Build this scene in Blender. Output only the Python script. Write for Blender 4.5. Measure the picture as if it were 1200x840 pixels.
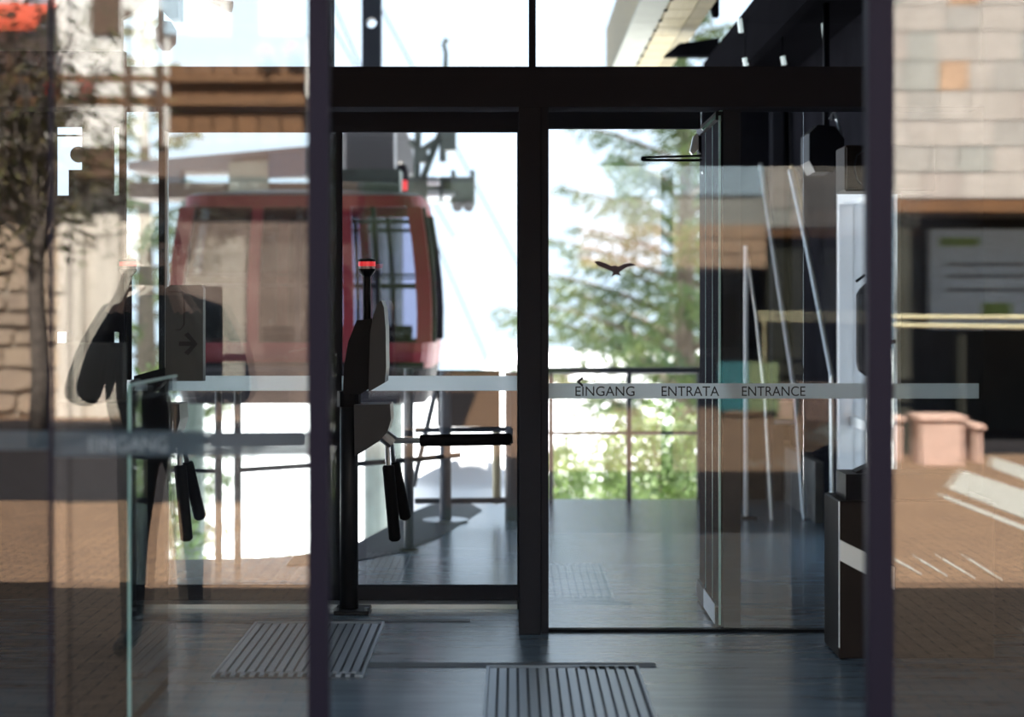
import bpy, bmesh, math, random
from mathutils import Vector, Matrix
random.seed(7)
R = math.radians
for o in list(bpy.data.objects): bpy.data.objects.remove(o, do_unlink=True)
sc = bpy.context.scene
COL = sc.collection

# ------------------------------------------------------------------ camera
F = 2056.0            # focal length in pixels of the 1200 px wide frame
EYE, HX, HY = 1.5, 600.0, 358.0
cam = bpy.data.cameras.new('camera'); cam.sensor_width = 36.0
cam.lens = F / 1200 * 36.0
cam.shift_y = -62.0 / 1200
cam.dof.use_dof = True; cam.dof.focus_distance = 8.4; cam.dof.aperture_fstop = 1.25
cam.clip_end = 2000
co = bpy.data.objects.new('camera', cam); COL.objects.link(co)
co.location = (0, 0, EYE); co.rotation_euler = (R(90), 0, 0)
sc.camera = co

# ------------------------------------------------------------------ sky, sun, exposure
w = bpy.data.worlds.new('World'); sc.world = w; w.use_nodes = True
bg = w.node_tree.nodes['Background']
bg.inputs[0].default_value = (0.80, 0.97, 1.17, 1); bg.inputs[1].default_value = 1.62
sun = bpy.data.lights.new('sun', 'SUN'); sun.energy = 33; sun.angle = R(0.6); sun.color = (1.0, 0.94, 0.86)
so = bpy.data.objects.new('sun', sun); COL.objects.link(so)
SUN_TO = Vector((0.12, -0.62, -0.78))      # direction in which the light travels: from beyond the station onto the square
so.rotation_euler = SUN_TO.to_track_quat('-Z', 'Y').to_euler(); so.location = (0, 30, 30)
vs = sc.view_settings
vs.view_transform = 'Standard'; vs.look = 'None'; vs.gamma = 1; vs.use_curve_mapping = False; vs.exposure = 0.0

# ------------------------------------------------------------------ helpers
def P(x, y, d):                       # a photograph pixel at a known depth -> place in the world
    return Vector(((x - HX) * d / F, d, EYE - (y - HY) * d / F))
def PX(x, d): return (x - HX) * d / F
def PZ(y, d): return EYE - (y - HY) * d / F
GLASS_Y = 4.8
def RG(x, y):                         # a point of the square seen mirrored in the front glazing
    d = EYE * F / (y - HY); return ((x - HX) * d / F, 2 * GLASS_Y - d)

def tag(o, label=None, cat=None, group=None, kind=None):
    if label: o['label'] = label
    if cat: o['category'] = cat
    if group: o['group'] = group
    if kind: o['kind'] = kind
    return o
def thing(name, label, cat, loc=(0, 0, 0), group=None, kind=None):
    o = bpy.data.objects.new(name, None); COL.objects.link(o); o.location = loc
    o.empty_display_size = 0.1
    return tag(o, label, cat, group, kind)
def rootloc(p):
    v = Vector((0, 0, 0))
    while p is not None:
        v = v + p.location; p = p.parent
    return v
class MB:
    def __init__(s): s.v = []; s.f = []; s.m = []; s.cur = 0
    def face(s, idx): s.f.append(tuple(idx)); s.m.append(s.cur)
    def box(s, x0, x1, y0, y1, z0, z1, rot=None, bev=0):
        c = Vector(((x0+x1)/2, (y0+y1)/2, (z0+z1)/2)); n = len(s.v)
        if bev:
            bm = bmesh.new(); bmesh.ops.create_cube(bm, size=1)
            for q in bm.verts: q.co = Vector((q.co.x*(x1-x0), q.co.y*(y1-y0), q.co.z*(z1-z0)))
            bmesh.ops.bevel(bm, geom=list(bm.edges), offset=bev, segments=1, affect='EDGES', profile=0.5)
            vs_ = [q.co.copy() for q in bm.verts]; fs = [[q.index for q in f.verts] for f in bm.faces]
            bm.verts.index_update(); fs = [[q.index for q in f.verts] for f in bm.faces]; bm.free()
        else:
            vs_ = [Vector((i*(x1-x0)/2, j*(y1-y0)/2, k*(z1-z0)/2)) for i in (-1, 1) for j in (-1, 1) for k in (-1, 1)]
            fs = [(0,1,3,2), (4,6,7,5), (0,4,5,1), (2,3,7,6), (0,2,6,4), (1,5,7,3)]
        for q in vs_:
            if rot is not None: q = rot @ q
            s.v.append(c + q)
        for f in fs: s.face([n + i for i in f])
        return s
    def prism(s, pts, y0, y1, axis='y'):          # polygon in the xz plane (axis y), yz (axis x) or xy (axis z), extruded
        n = len(s.v); k = len(pts)
        for t in (y0, y1):
            for a, b in pts:
                s.v.append(Vector((a, t, b)) if axis == 'y' else Vector((t, a, b)) if axis == 'x' else Vector((a, b, t)))
        s.face([n + i for i in range(k)]); s.face([n + k + i for i in reversed(range(k))])
        for i in range(k):
            j = (i + 1) % k; s.face([n + j, n + i, n + k + i, n + k + j])
        return s
    def tube(s, pts, r, seg=8, cap=True):
        pts = [Vector(p) for p in pts]
        rs = r if isinstance(r, (list, tuple)) else [r] * len(pts)
        n = len(s.v); prev = None
        for i, p in enumerate(pts):
            d = (pts[min(i+1, len(pts)-1)] - pts[max(i-1, 0)]).normalized()
            if prev is None:
                u = d.orthogonal().normalized()
            else:
                u = prev - d * prev.dot(d)
                u = u.normalized() if u.length > 1e-6 else d.orthogonal().normalized()
            prev = u; t = d.cross(u)
            for k in range(seg):
                a = 2 * math.pi * k / seg
                s.v.append(p + (u * math.cos(a) + t * math.sin(a)) * rs[i])
        for i in range(len(pts) - 1):
            for k in range(seg):
                a = n + i*seg + k; b = n + i*seg + (k+1) % seg
                s.face((a, b, b + seg, a + seg))
        if cap:
            s.face([n + k for k in reversed(range(seg))]); e = n + (len(pts)-1)*seg
            s.face([e + k for k in range(seg)])
        return s
    def lathe(s, prof, c, seg=16):                # (r, z) profile round a vertical axis through c
        n = len(s.v)
        for r, z in prof:
            for k in range(seg):
                a = 2*math.pi*k/seg; s.v.append(Vector((c[0]+r*math.cos(a), c[1]+r*math.sin(a), c[2]+z)))
        for i in range(len(prof)-1):
            for k in range(seg):
                a = n+i*seg+k; b = n+i*seg+(k+1) % seg; s.face((a, b, b+seg, a+seg))
        s.face([n+k for k in reversed(range(seg))]); e = n+(len(prof)-1)*seg; s.face([e+k for k in range(seg)])
        return s
    def build(s, name, mat, parent=None, smooth=False):
        if parent is None:
            lo = Vector((min(v.x for v in s.v), min(v.y for v in s.v), min(v.z for v in s.v)))
            hi = Vector((max(v.x for v in s.v), max(v.y for v in s.v), max(v.z for v in s.v)))
            off = Vector(((lo.x+hi.x)/2, (lo.y+hi.y)/2, lo.z))
        else: off = rootloc(parent)
        me = bpy.data.meshes.new(name); me.from_pydata([v - off for v in s.v], [], s.f)
        mats = mat if isinstance(mat, (list, tuple)) else [mat]
        for m in mats: me.materials.append(m)
        if len(mats) > 1: me.polygons.foreach_set('material_index', s.m)
        if smooth: me.polygons.foreach_set('use_smooth', [True]*len(me.polygons))
        me.update()
        bm = bmesh.new(); bm.from_mesh(me); bmesh.ops.recalc_face_normals(bm, faces=bm.faces); bm.to_mesh(me); bm.free()
        o = bpy.data.objects.new(name, me); COL.objects.link(o)
        if parent is None: o.location = off
        else: o.parent = parent
        return o
def bx(name, mat, parent, *a, **k): return MB().box(*a, **k).build(name, mat, parent)
def st(name, mat, label, cat, *a, **k):
    return tag(MB().box(*a, **k).build(name, mat), label, cat, kind='structure')

# ------------------------------------------------------------------ materials
def mat(name, col, rough=0.5, metal=0.0, spec=0.5, var=0.0, scale=6.0, bump=0.0, stretch=(1, 1, 1), col2=None, emit=None, estr=0):
    m = bpy.data.materials.new(name); m.use_nodes = True; nt = m.node_tree; b = nt.nodes['Principled BSDF']
    b.inputs['Roughness'].default_value = rough; b.inputs['Metallic'].default_value = metal
    b.inputs['Specular IOR Level'].default_value = spec
    c = (*col, 1)
    b.inputs['Base Color'].default_value = c
    if var or bump or col2:
        tc = nt.nodes.new('ShaderNodeTexCoord'); mp = nt.nodes.new('ShaderNodeMapping'); mp.inputs['Scale'].default_value = stretch
        nz = nt.nodes.new('ShaderNodeTexNoise'); nz.inputs['Scale'].default_value = scale; nz.inputs['Detail'].default_value = 5
        nt.links.new(tc.outputs['Object'], mp.inputs['Vector']); nt.links.new(mp.outputs[0], nz.inputs['Vector'])
        mx = nt.nodes.new('ShaderNodeMix'); mx.data_type = 'RGBA'
        if col2 is None: col2 = tuple(x * (1 - var) for x in col); c = (*[min(1, x * (1 + var)) for x in col], 1)
        rp = nt.nodes.new('ShaderNodeMapRange'); rp.inputs['From Min'].default_value = 0.3; rp.inputs['From Max'].default_value = 0.7
        nt.links.new(nz.outputs['Fac'], rp.inputs['Value']); nt.links.new(rp.outputs[0], mx.inputs['Factor'])
        mx.inputs['A'].default_value = c; mx.inputs['B'].default_value = (*col2, 1)
        nt.links.new(mx.outputs['Result'], b.inputs['Base Color'])
        if bump:
            bp = nt.nodes.new('ShaderNodeBump'); bp.inputs['Strength'].default_value = bump; bp.inputs['Distance'].default_value = 0.02
            nt.links.new(nz.outputs['Fac'], bp.inputs['Height']); nt.links.new(bp.outputs[0], b.inputs['Normal'])
    if emit:
        b.inputs['Emission Color'].default_value = (*emit, 1); b.inputs['Emission Strength'].default_value = estr
    return m
def glass(name, ior, tint=(1, 1, 1)):
    m = bpy.data.materials.new(name); m.use_nodes = True; nt = m.node_tree; nt.nodes.clear()
    o = nt.nodes.new('ShaderNodeOutputMaterial'); mx = nt.nodes.new('ShaderNodeMixShader')
    t = nt.nodes.new('ShaderNodeBsdfTransparent'); t.inputs[0].default_value = (*tint, 1)
    g = nt.nodes.new('ShaderNodeBsdfGlossy'); g.inputs['Roughness'].default_value = 0.0
    geo = nt.nodes.new('ShaderNodeNewGeometry')
    fr = nt.nodes.new('ShaderNodeFresnel'); fr.inputs['IOR'].default_value = ior
    # facing-independent Fresnel: both faces of a pane reflect alike
    mi = nt.nodes.new('ShaderNodeMix'); mi.data_type = 'FLOAT'
    mi.inputs['A'].default_value = ior; mi.inputs['B'].default_value = 1.0 / ior
    nt.links.new(geo.outputs['Backfacing'], mi.inputs['Factor']); nt.links.new(mi.outputs['Result'], fr.inputs['IOR'])
    nt.links.new(fr.outputs[0], mx.inputs[0]); nt.links.new(t.outputs[0], mx.inputs[1]); nt.links.new(g.outputs[0], mx.inputs[2])
    nt.links.new(mx.outputs[0], o.inputs[0]); return m
def frosted(name, col, tr):
    m = bpy.data.materials.new(name); m.use_nodes = True; nt = m.node_tree; nt.nodes.clear()
    o = nt.nodes.new('ShaderNodeOutputMaterial'); a = nt.nodes.new('ShaderNodeMixShader'); b = nt.nodes.new('ShaderNodeMixShader')
    d = nt.nodes.new('ShaderNodeBsdfDiffuse'); l = nt.nodes.new('ShaderNodeBsdfTranslucent'); t = nt.nodes.new('ShaderNodeBsdfTransparent')
    d.inputs[0].default_value = (*col, 1); l.inputs[0].default_value = (*col, 1)
    a.inputs[0].default_value = 0.6; nt.links.new(d.outputs[0], a.inputs[1]); nt.links.new(l.outputs[0], a.inputs[2])
    b.inputs[0].default_value = tr; nt.links.new(a.outputs[0], b.inputs[1]); nt.links.new(t.outputs[0], b.inputs[2])
    nt.links.new(b.outputs[0], o.inputs[0]); return m
def floor_mat():
    m = mat('brushed_floor', (0.115, 0.165, 0.215), rough=0.24, spec=0.7, var=0.25, scale=3.0, stretch=(0.6, 4, 1))
    nt = m.node_tree; b = nt.nodes['Principled BSDF']
    tc = nt.nodes.new('ShaderNodeTexCoord'); mp = nt.nodes.new('ShaderNodeMapping'); mp.inputs['Scale'].default_value = (0.7, 22, 1)
    nz = nt.nodes.new('ShaderNodeTexNoise'); nz.inputs['Scale'].default_value = 2.0; nz.inputs['Detail'].default_value = 4
    bp = nt.nodes.new('ShaderNodeBump'); bp.inputs['Strength'].default_value = 0.05; bp.inputs['Distance'].default_value = 0.01
    nt.links.new(tc.outputs['Object'], mp.inputs[0]); nt.links.new(mp.outputs[0], nz.inputs['Vector'])
    nt.links.new(nz.outputs['Fac'], bp.inputs['Height']); nt.links.new(bp.outputs[0], b.inputs['Normal'])
    return m
def paving_mat():
    m = mat('square_paving', (0.52, 0.34, 0.23), rough=0.9, spec=0.1, var=0.2, scale=1.5)
    nt = m.node_tree; b = nt.nodes['Principled BSDF']
    tc = nt.nodes.new('ShaderNodeTexCoord'); br = nt.nodes.new('ShaderNodeTexBrick')
    br.inputs['Scale'].default_value = 3.2; br.inputs['Color1'].default_value = (0.30, 0.185, 0.115, 1); br.inputs['Color2'].default_value = (0.22, 0.138, 0.092, 1)
    br.inputs['Mortar'].default_value = (0.09, 0.065, 0.05, 1); br.inputs['Mortar Size'].default_value = 0.018
    nt.links.new(tc.outputs['Object'], br.inputs['Vector']); nt.links.new(br.outputs['Color'], b.inputs['Base Color'])
    return m
M = dict(
    frame=mat('dark_metal_frame', (0.033, 0.034, 0.042), rough=0.6, spec=0.0),
    post=mat('anthracite_post', (0.014, 0.012, 0.022), rough=0.55, spec=0.08),
    black=mat('black_plastic', (0.006, 0.006, 0.009), rough=0.5, spec=0.12),
    rubber=mat('black_rubber', (0.008, 0.008, 0.010), rough=0.7, spec=0.1),
    housing=mat('dark_grey_housing', (0.018, 0.020, 0.025), rough=0.45, spec=0.2),
    shield=mat('grey_shield', (0.035, 0.037, 0.045), rough=0.4, spec=0.25),
    steel=mat('brushed_steel', (0.42, 0.44, 0.46), rough=0.35, metal=0.9, var=0.1, scale=30, stretch=(1, 1, 0.1)),
    dsteel=mat('painted_steel_post', (0.05, 0.058, 0.075), rough=0.45, spec=0.3),
    alu=mat('aluminium', (0.65, 0.70, 0.74), rough=0.35, metal=0.7),
    white=mat('white_paint', (0.78, 0.80, 0.83), rough=0.5),
    floor=floor_mat(),
    mat_=mat('rubber_edge_mat', (0.045, 0.05, 0.065), rough=0.6, var=0.2, scale=20),
    grate=mat('grating_metal', (0.30, 0.35, 0.41), rough=0.4, metal=0.5),
    tray=mat('grating_tray', (0.05, 0.065, 0.085), rough=0.6),
    wall=mat('dark_wall_panel', (0.014, 0.014, 0.018), rough=0.8, spec=0.0, var=0.2, scale=3),
    wallbrown=mat('dark_brown_board', (0.022, 0.016, 0.014), rough=0.6, spec=0.12, var=0.15, scale=4),
    concrete=mat('grey_concrete', (0.16, 0.155, 0.15), rough=0.85, var=0.2, scale=8, bump=0.2),
    ceil=mat('dark_ceiling', (0.008, 0.008, 0.010), rough=0.8, spec=0.0, var=0.2, scale=2),
    roof=mat('roof_cladding', (0.03, 0.03, 0.035), rough=0.8, spec=0.1),
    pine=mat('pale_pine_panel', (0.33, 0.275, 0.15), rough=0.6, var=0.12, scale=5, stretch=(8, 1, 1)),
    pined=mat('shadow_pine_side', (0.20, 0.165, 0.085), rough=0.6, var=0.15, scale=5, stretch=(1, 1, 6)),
    zinc=mat('zinc_plate', (0.27, 0.28, 0.235), rough=0.6, var=0.1, scale=4),
    red=mat('gondola_red', (0.20, 0.02, 0.032), rough=0.35, spec=0.4),
    gdark=mat('gondola_dark_panel', (0.014, 0.012, 0.017), rough=0.5, spec=0.15),
    ggrey=mat('hanger_grey', (0.20, 0.20, 0.215), rough=0.5),
    brownm=mat('brown_beam_paint', (0.12, 0.085, 0.07), rough=0.6), gblue=mat('blue_grey_box', (0.08, 0.10, 0.15), rough=0.5),
    ggreen=mat('sheave_green_grey', (0.13, 0.16, 0.15), rough=0.5, var=0.2),
    redlamp=mat('red_beacon_lens', (0.6, 0.02, 0.03), rough=0.3, emit=(1, 0.05, 0.06), estr=0.5),
    clearlamp=mat('clear_beacon_lens', (0.45, 0.36, 0.36), rough=0.2),
    tube=mat('glowing_daylight', (0.8, 0.85, 0.85), rough=0.4, emit=(0.8, 0.95, 0.95), estr=0.7),  # glows in place of daylight slits and reflections, not a lamp
    snow=mat('snow', (0.88, 0.90, 0.94), rough=0.9, var=0.04, scale=0.8, bump=0.2),
    bark=mat('conifer_bark', (0.13, 0.10, 0.075), rough=0.9, var=0.3, scale=12, bump=0.5),
    needle=mat('conifer_needles', (0.115, 0.145, 0.025), rough=0.8, col2=(0.03, 0.075, 0.035), scale=1.6),
    leaf=mat('shrub_leaves', (0.20, 0.29, 0.06), rough=0.6, col2=(0.07, 0.15, 0.05), scale=3),
    tleaf=mat('street_tree_leaves', (0.075, 0.095, 0.03), rough=0.7, col2=(0.15, 0.10, 0.04), scale=3),
    tbark=mat('street_tree_bark', (0.15, 0.12, 0.10), rough=0.9, var=0.3, scale=14, bump=0.4),
    pave=paving_mat(),
    hill=mat('dark_backdrop', (0.022, 0.030, 0.014), rough=0.95, spec=0.0, var=0.5, scale=1.2, bump=0.8),
    ground=mat('dark_ground', (0.028, 0.025, 0.027), rough=0.9, spec=0.1, var=0.3, scale=9),
    paint=mat('road_paint', (0.42, 0.40, 0.36), rough=0.7, var=0.1, scale=8),
    rubble=mat('rubble_stone', (0.56, 0.42, 0.30), rough=0.9, col2=(0.40, 0.30, 0.23), scale=2.0, bump=0.5),
    mortar=mat('lime_mortar', (0.40, 0.33, 0.26), rough=0.95, var=0.15, scale=10),
    tile=[mat('pale_stone_%d' % i, c, rough=0.85, spec=0.2, var=0.08, scale=5) for i, c in enumerate([(0.44, 0.39, 0.355), (0.385, 0.355, 0.33), (0.46, 0.41, 0.375), (0.36, 0.35, 0.325), (0.41, 0.355, 0.325)])],
    tileo=mat('ochre_stone', (0.46, 0.30, 0.20), rough=0.85, var=0.15, scale=4),
    plaster=mat('white_plaster', (0.74, 0.71, 0.68), rough=0.9, var=0.06, scale=3),
    column=mat('pale_column', (0.60, 0.53, 0.46), rough=0.85, var=0.1, scale=4, stretch=(3, 3, 0.4)),
    redwall=mat('red_brown_render', (0.12, 0.088, 0.075), rough=0.9, spec=0.1, var=0.25, scale=2.5),
    timber=mat('brown_timber', (0.14, 0.062, 0.022), rough=0.7, var=0.25, scale=5, stretch=(0.6, 4, 4)),
    timberd=mat('dark_timber', (0.09, 0.045, 0.024), rough=0.7, var=0.25, scale=5, stretch=(0.6, 4, 4)),
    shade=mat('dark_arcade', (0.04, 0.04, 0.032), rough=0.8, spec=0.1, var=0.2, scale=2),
    skyblue=mat('blue_print_sky_sheen', (0.36, 0.46, 0.55), rough=0.4, var=0.06, scale=5),  # on the notice board this blue paints in the reflected sky
    greenprint=mat('green_print', (0.14, 0.24, 0.05), rough=0.5),
    yellowrail=mat('pale_yellow_rail', (0.62, 0.55, 0.34), rough=0.5),
    pinkstone=mat('pink_granite', (0.58, 0.38, 0.31), rough=0.8, var=0.15, scale=12),
    flower=mat('red_geraniums', (0.65, 0.05, 0.04), rough=0.6, var=0.3, scale=10),
    awning=mat('red_awning_cloth', (0.75, 0.10, 0.04), rough=0.8, var=0.1, scale=6),
    jacket=mat('dark_jacket', (0.018, 0.018, 0.024), rough=0.85, var=0.2, scale=20),
    trousers=mat('dark_trousers', (0.022, 0.024, 0.034), rough=0.85),
    skin=mat('skin', (0.50, 0.30, 0.22), rough=0.5),
    hair=mat('dark_hair', (0.035, 0.028, 0.026), rough=0.6),
    blue=mat('blue_cap', (0.05, 0.09, 0.22), rough=0.8),
    shoe=mat('black_shoes', (0.012, 0.012, 0.014), rough=0.6),
    text=mat('black_lettering', (0.012, 0.012, 0.016), rough=0.6),
    bird=mat('plum_bird_print', (0.10, 0.07, 0.10), rough=0.6),
    cyan=mat('cyan_print', (0.03, 0.17, 0.20), rough=0.5), lime=mat('lime_print', (0.24, 0.30, 0.16), rough=0.5),
    ink=mat('dark_print', (0.05, 0.06, 0.07), rough=0.6),
    band=frosted('frosted_film', (0.80, 0.87, 0.91), 0.10),
    bandf=frosted('shaded_frosted_film', (0.17, 0.22, 0.27), 0.25),  # darker copy of the film, vestibule shade put into its colour
    signgrey=mat('sign_grey', (0.06, 0.064, 0.07), rough=0.5),
    faint=mat('faint_grey_lettering', (0.24, 0.29, 0.33), rough=0.7),
    gfront=glass('front_glass', 1.75, (0.97, 0.985, 0.98)),
    ginner=glass('inner_glass', 1.7, (0.98, 0.99, 0.99)),
    gclear=glass('clear_glass', 1.32, (0.97, 0.985, 0.985)),
    gtint=glass('gondola_window', 1.5, (0.78, 0.78, 0.85)),
    gedge=mat('green_glass_edge', (0.30, 0.52, 0.50), rough=0.3, emit=None),
)

# ================================================================== THE STATION
# floor of the hall and platform, its far edge curves
edge = [(-7, 10.25), (-2.6, 10.3), (-2.0, 10.36), (-1.5, 10.42), (-1.2, 10.6), (-0.98, 11.1), (-0.86, 11.8), (-0.76, 12.6), (-0.62, 13.25), (-0.3, 13.5), (0.2, 13.6), (2.35, 13.6)]
fl = MB(); fl.prism([(2.35, 4.6), (-7, 4.6)] + edge, -0.25, 0.0, axis='z')
flo = tag(fl.build('floor', M['floor']), 'grey brushed station floor running out to a curved platform edge', 'floor', kind='structure')
# dark rubber strip along the curve of the platform edge
inn = [(-1.3, 10.12), (-0.98, 10.22), (-0.70, 10.62), (-0.48, 11.3), (-0.36, 12.0), (-0.27, 12.55), (-0.22, 12.85)]
out = [(-1.3, 10.5), (-1.15, 10.66), (-0.955, 11.15), (-0.84, 11.85), (-0.74, 12.6), (-0.6, 13.2), (-0.35, 13.4)]
mb = MB(); mb.prism(out + inn[::-1], 0.0, 0.006, axis='z')
tag(mb.build('edge_mat', M['mat_']), 'dark rubber mat following the curved platform edge', 'mat')

# roof over hall and platform, front wall over the entrance
st('roof', M['roof'], 'flat dark roof high over the station hall and platform', 'roof', -7, 5, 4.8, 18.2, 5.5, 5.7)
st('ceiling', M['ceil'], 'dark ceiling of the glazed vestibule', 'ceiling', -3.3, 2.7, 5.0, 8.25, 3.3, 3.4)
st('wall_front', M['frame'], 'dark clad wall band above the entrance opening', 'wall', -7, 5, 4.72, 5.0, 2.41, 5.5)
st('wall_left', M['wall'], 'dark side wall on the left of the vestibule', 'wall', -3.4, -3.28, 5.0, 9.36, 0, 3.3)
st('wall_vestibule_right', M['wall'], 'dark side wall on the right of the vestibule', 'wall', 2.6, 2.7, 5.0, 8.2, 0, 3.3)
st('wall_vestibule_return', M['wall'], 'short dark return wall beside the right glass panel', 'wall', 2.15, 2.6, 8.0, 8.12, 0, 3.3)

# ---------------- front glazing (nearest plane)
D1 = 4.8
def win(name, label, gl, x0, x1, y, z0, z1, cat='window'):
    r = thing(name, label, cat, ((x0+x1)/2, y, z0), kind='structure')
    bx('glass', gl, r, x0, x1, y - 0.005, y + 0.005, z0, z1)
    return r
xl0, xl1 = PX(362, D1), PX(386, D1)
door1 = thing('door_1', 'front sliding glass door leaf standing open on the left, dark stile', 'door', ((-1.26+xl1)/2, D1, 0), kind='structure')
bx('stile', M['post'], door1, xl0, xl1, D1 - 0.03, D1 + 0.03, 0.0, 2.41)
bx('glass', M['gfront'], door1, -1.256, xl0, D1 - 0.005, D1 + 0.005, 0.02, 2.41)
bx('edge_trim', M['post'], door1, -1.264, -1.256, D1 - 0.012, D1 + 0.012, 0.0, 2.41)
b_ = bx('film_band', M['bandf'], door1, -1.256, xl0, D1 + 0.006, D1 + 0.0075, PZ(535, D1), PZ(505, D1))
win1 = win('window_1', 'fixed front glass pane at the far left with street tree mirrored', M['gfront'], -3.3, xl1, D1 + 0.10, 0.0, 2.41)
bx('film_band', M['bandf'], win1, -3.3, -1.256, D1 + 0.106, D1 + 0.1075, PZ(531, D1), PZ(508, D1))
xr0, xr1 = PX(1015, D1), PX(1045, D1)
door2 = thing('door_2', 'front glass pane on the right with dark stile, pale facade mirrored', 'door', ((xr0+3)/2, D1, 0), kind='structure')
bx('stile', M['post'], door2, xr0, xr1, D1 - 0.03, D1 + 0.03, 0.0, 2.41)
bx('glass', M['gfront'], door2, xr1, 3.2, D1 - 0.005, D1 + 0.005, 0.02, 2.41)
win2 = win('window_2', 'fixed front glass pane behind the right door leaf', M['gfront'], xr1, 3.2, D1 + 0.10, 0.0, 2.41)

# ---------------- inner facade
D2, D3 = 8.0, 8.8
tag(MB().box(-3.3, 2.15, D2, D2 + 0.22, PZ(125, D2), PZ(78, D2)).build('trim_1', M['frame']), 'broad dark beam across the inner glass front', 'beam', kind='structure')
pil = thing('trim_2', 'dark metal pillar between the left doorway and right glass panel', 'pillar', (0.1, D2 + .1, 0), kind='structure')
bx('shaft', M['frame'], pil, PX(608, D2), PX(634, D2), D2, D2 + 0.22, 0, PZ(125, D2), bev=0.004)
bx('side_profile', M['frame'], pil, PX(634.6, D2), PX(643, D2), D2 + 0.02, D2 + 0.2, 0, PZ(125, D2))
tr = thing('window_3', 'transom glazing above the broad dark beam', 'window', (0, D2 + .1, PZ(78, D2)), kind='structure')
for x0, x1 in ((-3.3, PX(362, D2)), (PX(388, D2), PX(620, D2)), (PX(628, D2), PX(1020, D2))):
    bx('glass', M['ginner'], tr, x0, x1, D2 + .09, D2 + .10, PZ(78, D2), 3.3)
for x0, x1 in ((PX(620, D2), PX(628, D2)), (PX(362, D2), PX(388, D2))):
    bx('mullion', M['frame'], tr, x0, x1, D2 + .05, D2 + .15, PZ(78, D2), 3.3)
bx('mullion', M['frame'], tr, PX(1020, D2), 2.15, D2 + .05, D2 + .15, PZ(78, D2), 3.3)

# left doorway: leaf with turnstile, set back by 0.8 m
ztop = PZ(154, D3); zb0, zb1 = PZ(703, D3), PZ(687, D3)
d3 = thing('door_3', 'inner glass doorway with dark frame behind the tripod turnstile', 'door', ((PX(390, D3)+PX(607, D3))/2, D3, 0), kind='structure')
bx('stile', M['frame'], d3, PX(372, D3), PX(400, D3), D3, D3 + .06, 0, 2.489)
bx('stile', M['frame'], d3, PX(606, D3), PX(626, D3), D3, D3 + .06, 0, 2.489)
bx('top_rail', M['frame'], d3, PX(400, D3), PX(606, D3), D3, D3 + .06, ztop, 2.489)
bx('bottom_rail', M['frame'], d3, PX(400, D3), PX(606, D3), D3, D3 + .06, 0.022, zb1)
bx('glass', M['ginner'], d3, PX(400, D3), PX(606, D3), D3 + .025, D3 + .035, zb1, ztop)
bx('film_band', M['band'], d3, PX(400, D3), PX(606, D3), D3 + .022, D3 + .0235, PZ(458, D3), PZ(440.5, D3))
w4 = thing('window_4', 'inner glass panel left of the doorway, red gondola behind it', 'window', (PX(280, D3), D3, 0), kind='structure')
bx('glass', M['ginner'], w4, PX(193, D3), PX(372, D3), D3 + .025, D3 + .035, zb1, ztop)
bx('stile', M['frame'], w4, PX(186, D3), PX(193, D3), D3, D3 + .06, 0, 2.489)
bx('edge_strip', M['white'], w4, PX(193, D3), PX(195.5, D3), D3 + .004, D3 + .05, zb1, ztop)
bx('top_rail', M['frame'], w4, PX(193, D3), PX(372, D3), D3, D3 + .06, ztop, 2.489)
bx('bottom_rail', M['frame'], w4, PX(193, D3), PX(372, D3), D3, D3 + .06, 0.022, zb1)
bx('film_band', M['band'], w4, PX(195.5, D3), PX(372, D3), D3 + .022, D3 + .0235, PZ(458, D3), PZ(440.5, D3))
tag(MB().box(PX(186, D3), PX(606, D3), D3 - .12, D3 + .1, 0.0, 0.022).build('trim_3', M['alu']), 'pale metal threshold track under the recessed doorway', 'threshold', kind='structure')
tag(MB().box(-1.62, -0.2, 8.31, 8.37, 0.0, 0.004).build('trim_4', M['tray']), 'thin dark floor strip behind the floor gratings', 'floor strip', kind='structure')
tag(MB().box(-0.95, 0.6, 7.27, 7.36, 0.0, 0.003).build('trim_5', M['tray']), 'dark floor joint between the two gratings', 'floor strip', kind='structure')

# slot-pierced dark partition at the far left, daylight behind it
D4 = 9.0
pt = thing('partition_wall', 'dark partition pierced by narrow daylight slots at the far left', 'partition', (PX(70, D4), D4, 0), kind='structure')
def pp(x0, x1, y0, y1, m=M['wall']): bx('panel', m, pt, PX(x0, D4), PX(x1, D4), D4, D4 + .05, max(0, PZ(y1, D4)), PZ(y0, D4))
zb = 358 + EYE * F / D4
pp(-150, 64.5, 60, zb); pp(96, 131.5, 60, zb); pp(139.5, 146, 60, zb)
for a, b in ((64.5, 96), (131.5, 139.5)):
    pp(a, b, 60, 148); pp(a, b, 229, 389); pp(a, b, 402, zb)
pp(80.5, 96, 199, 229); pp(78, 96, 389, 402)
mb = MB(); mb.tube([P(92, 181, D4 - .01), P(92, 181, D4 + .05)], 0.042, seg=18); mb.build('round_boss', M['wall'], pt)
mb = MB(); mb.box(PX(64, D4), PX(96, D4), D4 + .01, D4 + .03, PZ(159.5, D4), PZ(157.5, D4)); mb.build('cross_bar', M['frame'], pt)
# pale hood above it
hd = thing('trim_6', 'pale grey cladding behind the transom at upper left', 'cladding', (PX(70, 9.3), 9.3, 2.6), kind='structure')
bx('panel', M['zinc'], hd, PX(-150, 9.3), PX(142, 9.3), 9.3, 9.36, PZ(76, 9.3), 3.3)
mb = MB(); mb.prism([(PX(142, 9.3), PZ(22, 9.3)), (PX(142, 9.3), 3.3), (PX(172, 9.3), 3.3), (PX(172, 9.3), PZ(-2, 9.3)), (PX(160, 9.3), PZ(12, 9.3))], 9.3, 9.36); mb.build('panel', M['zinc'], hd)

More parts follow.
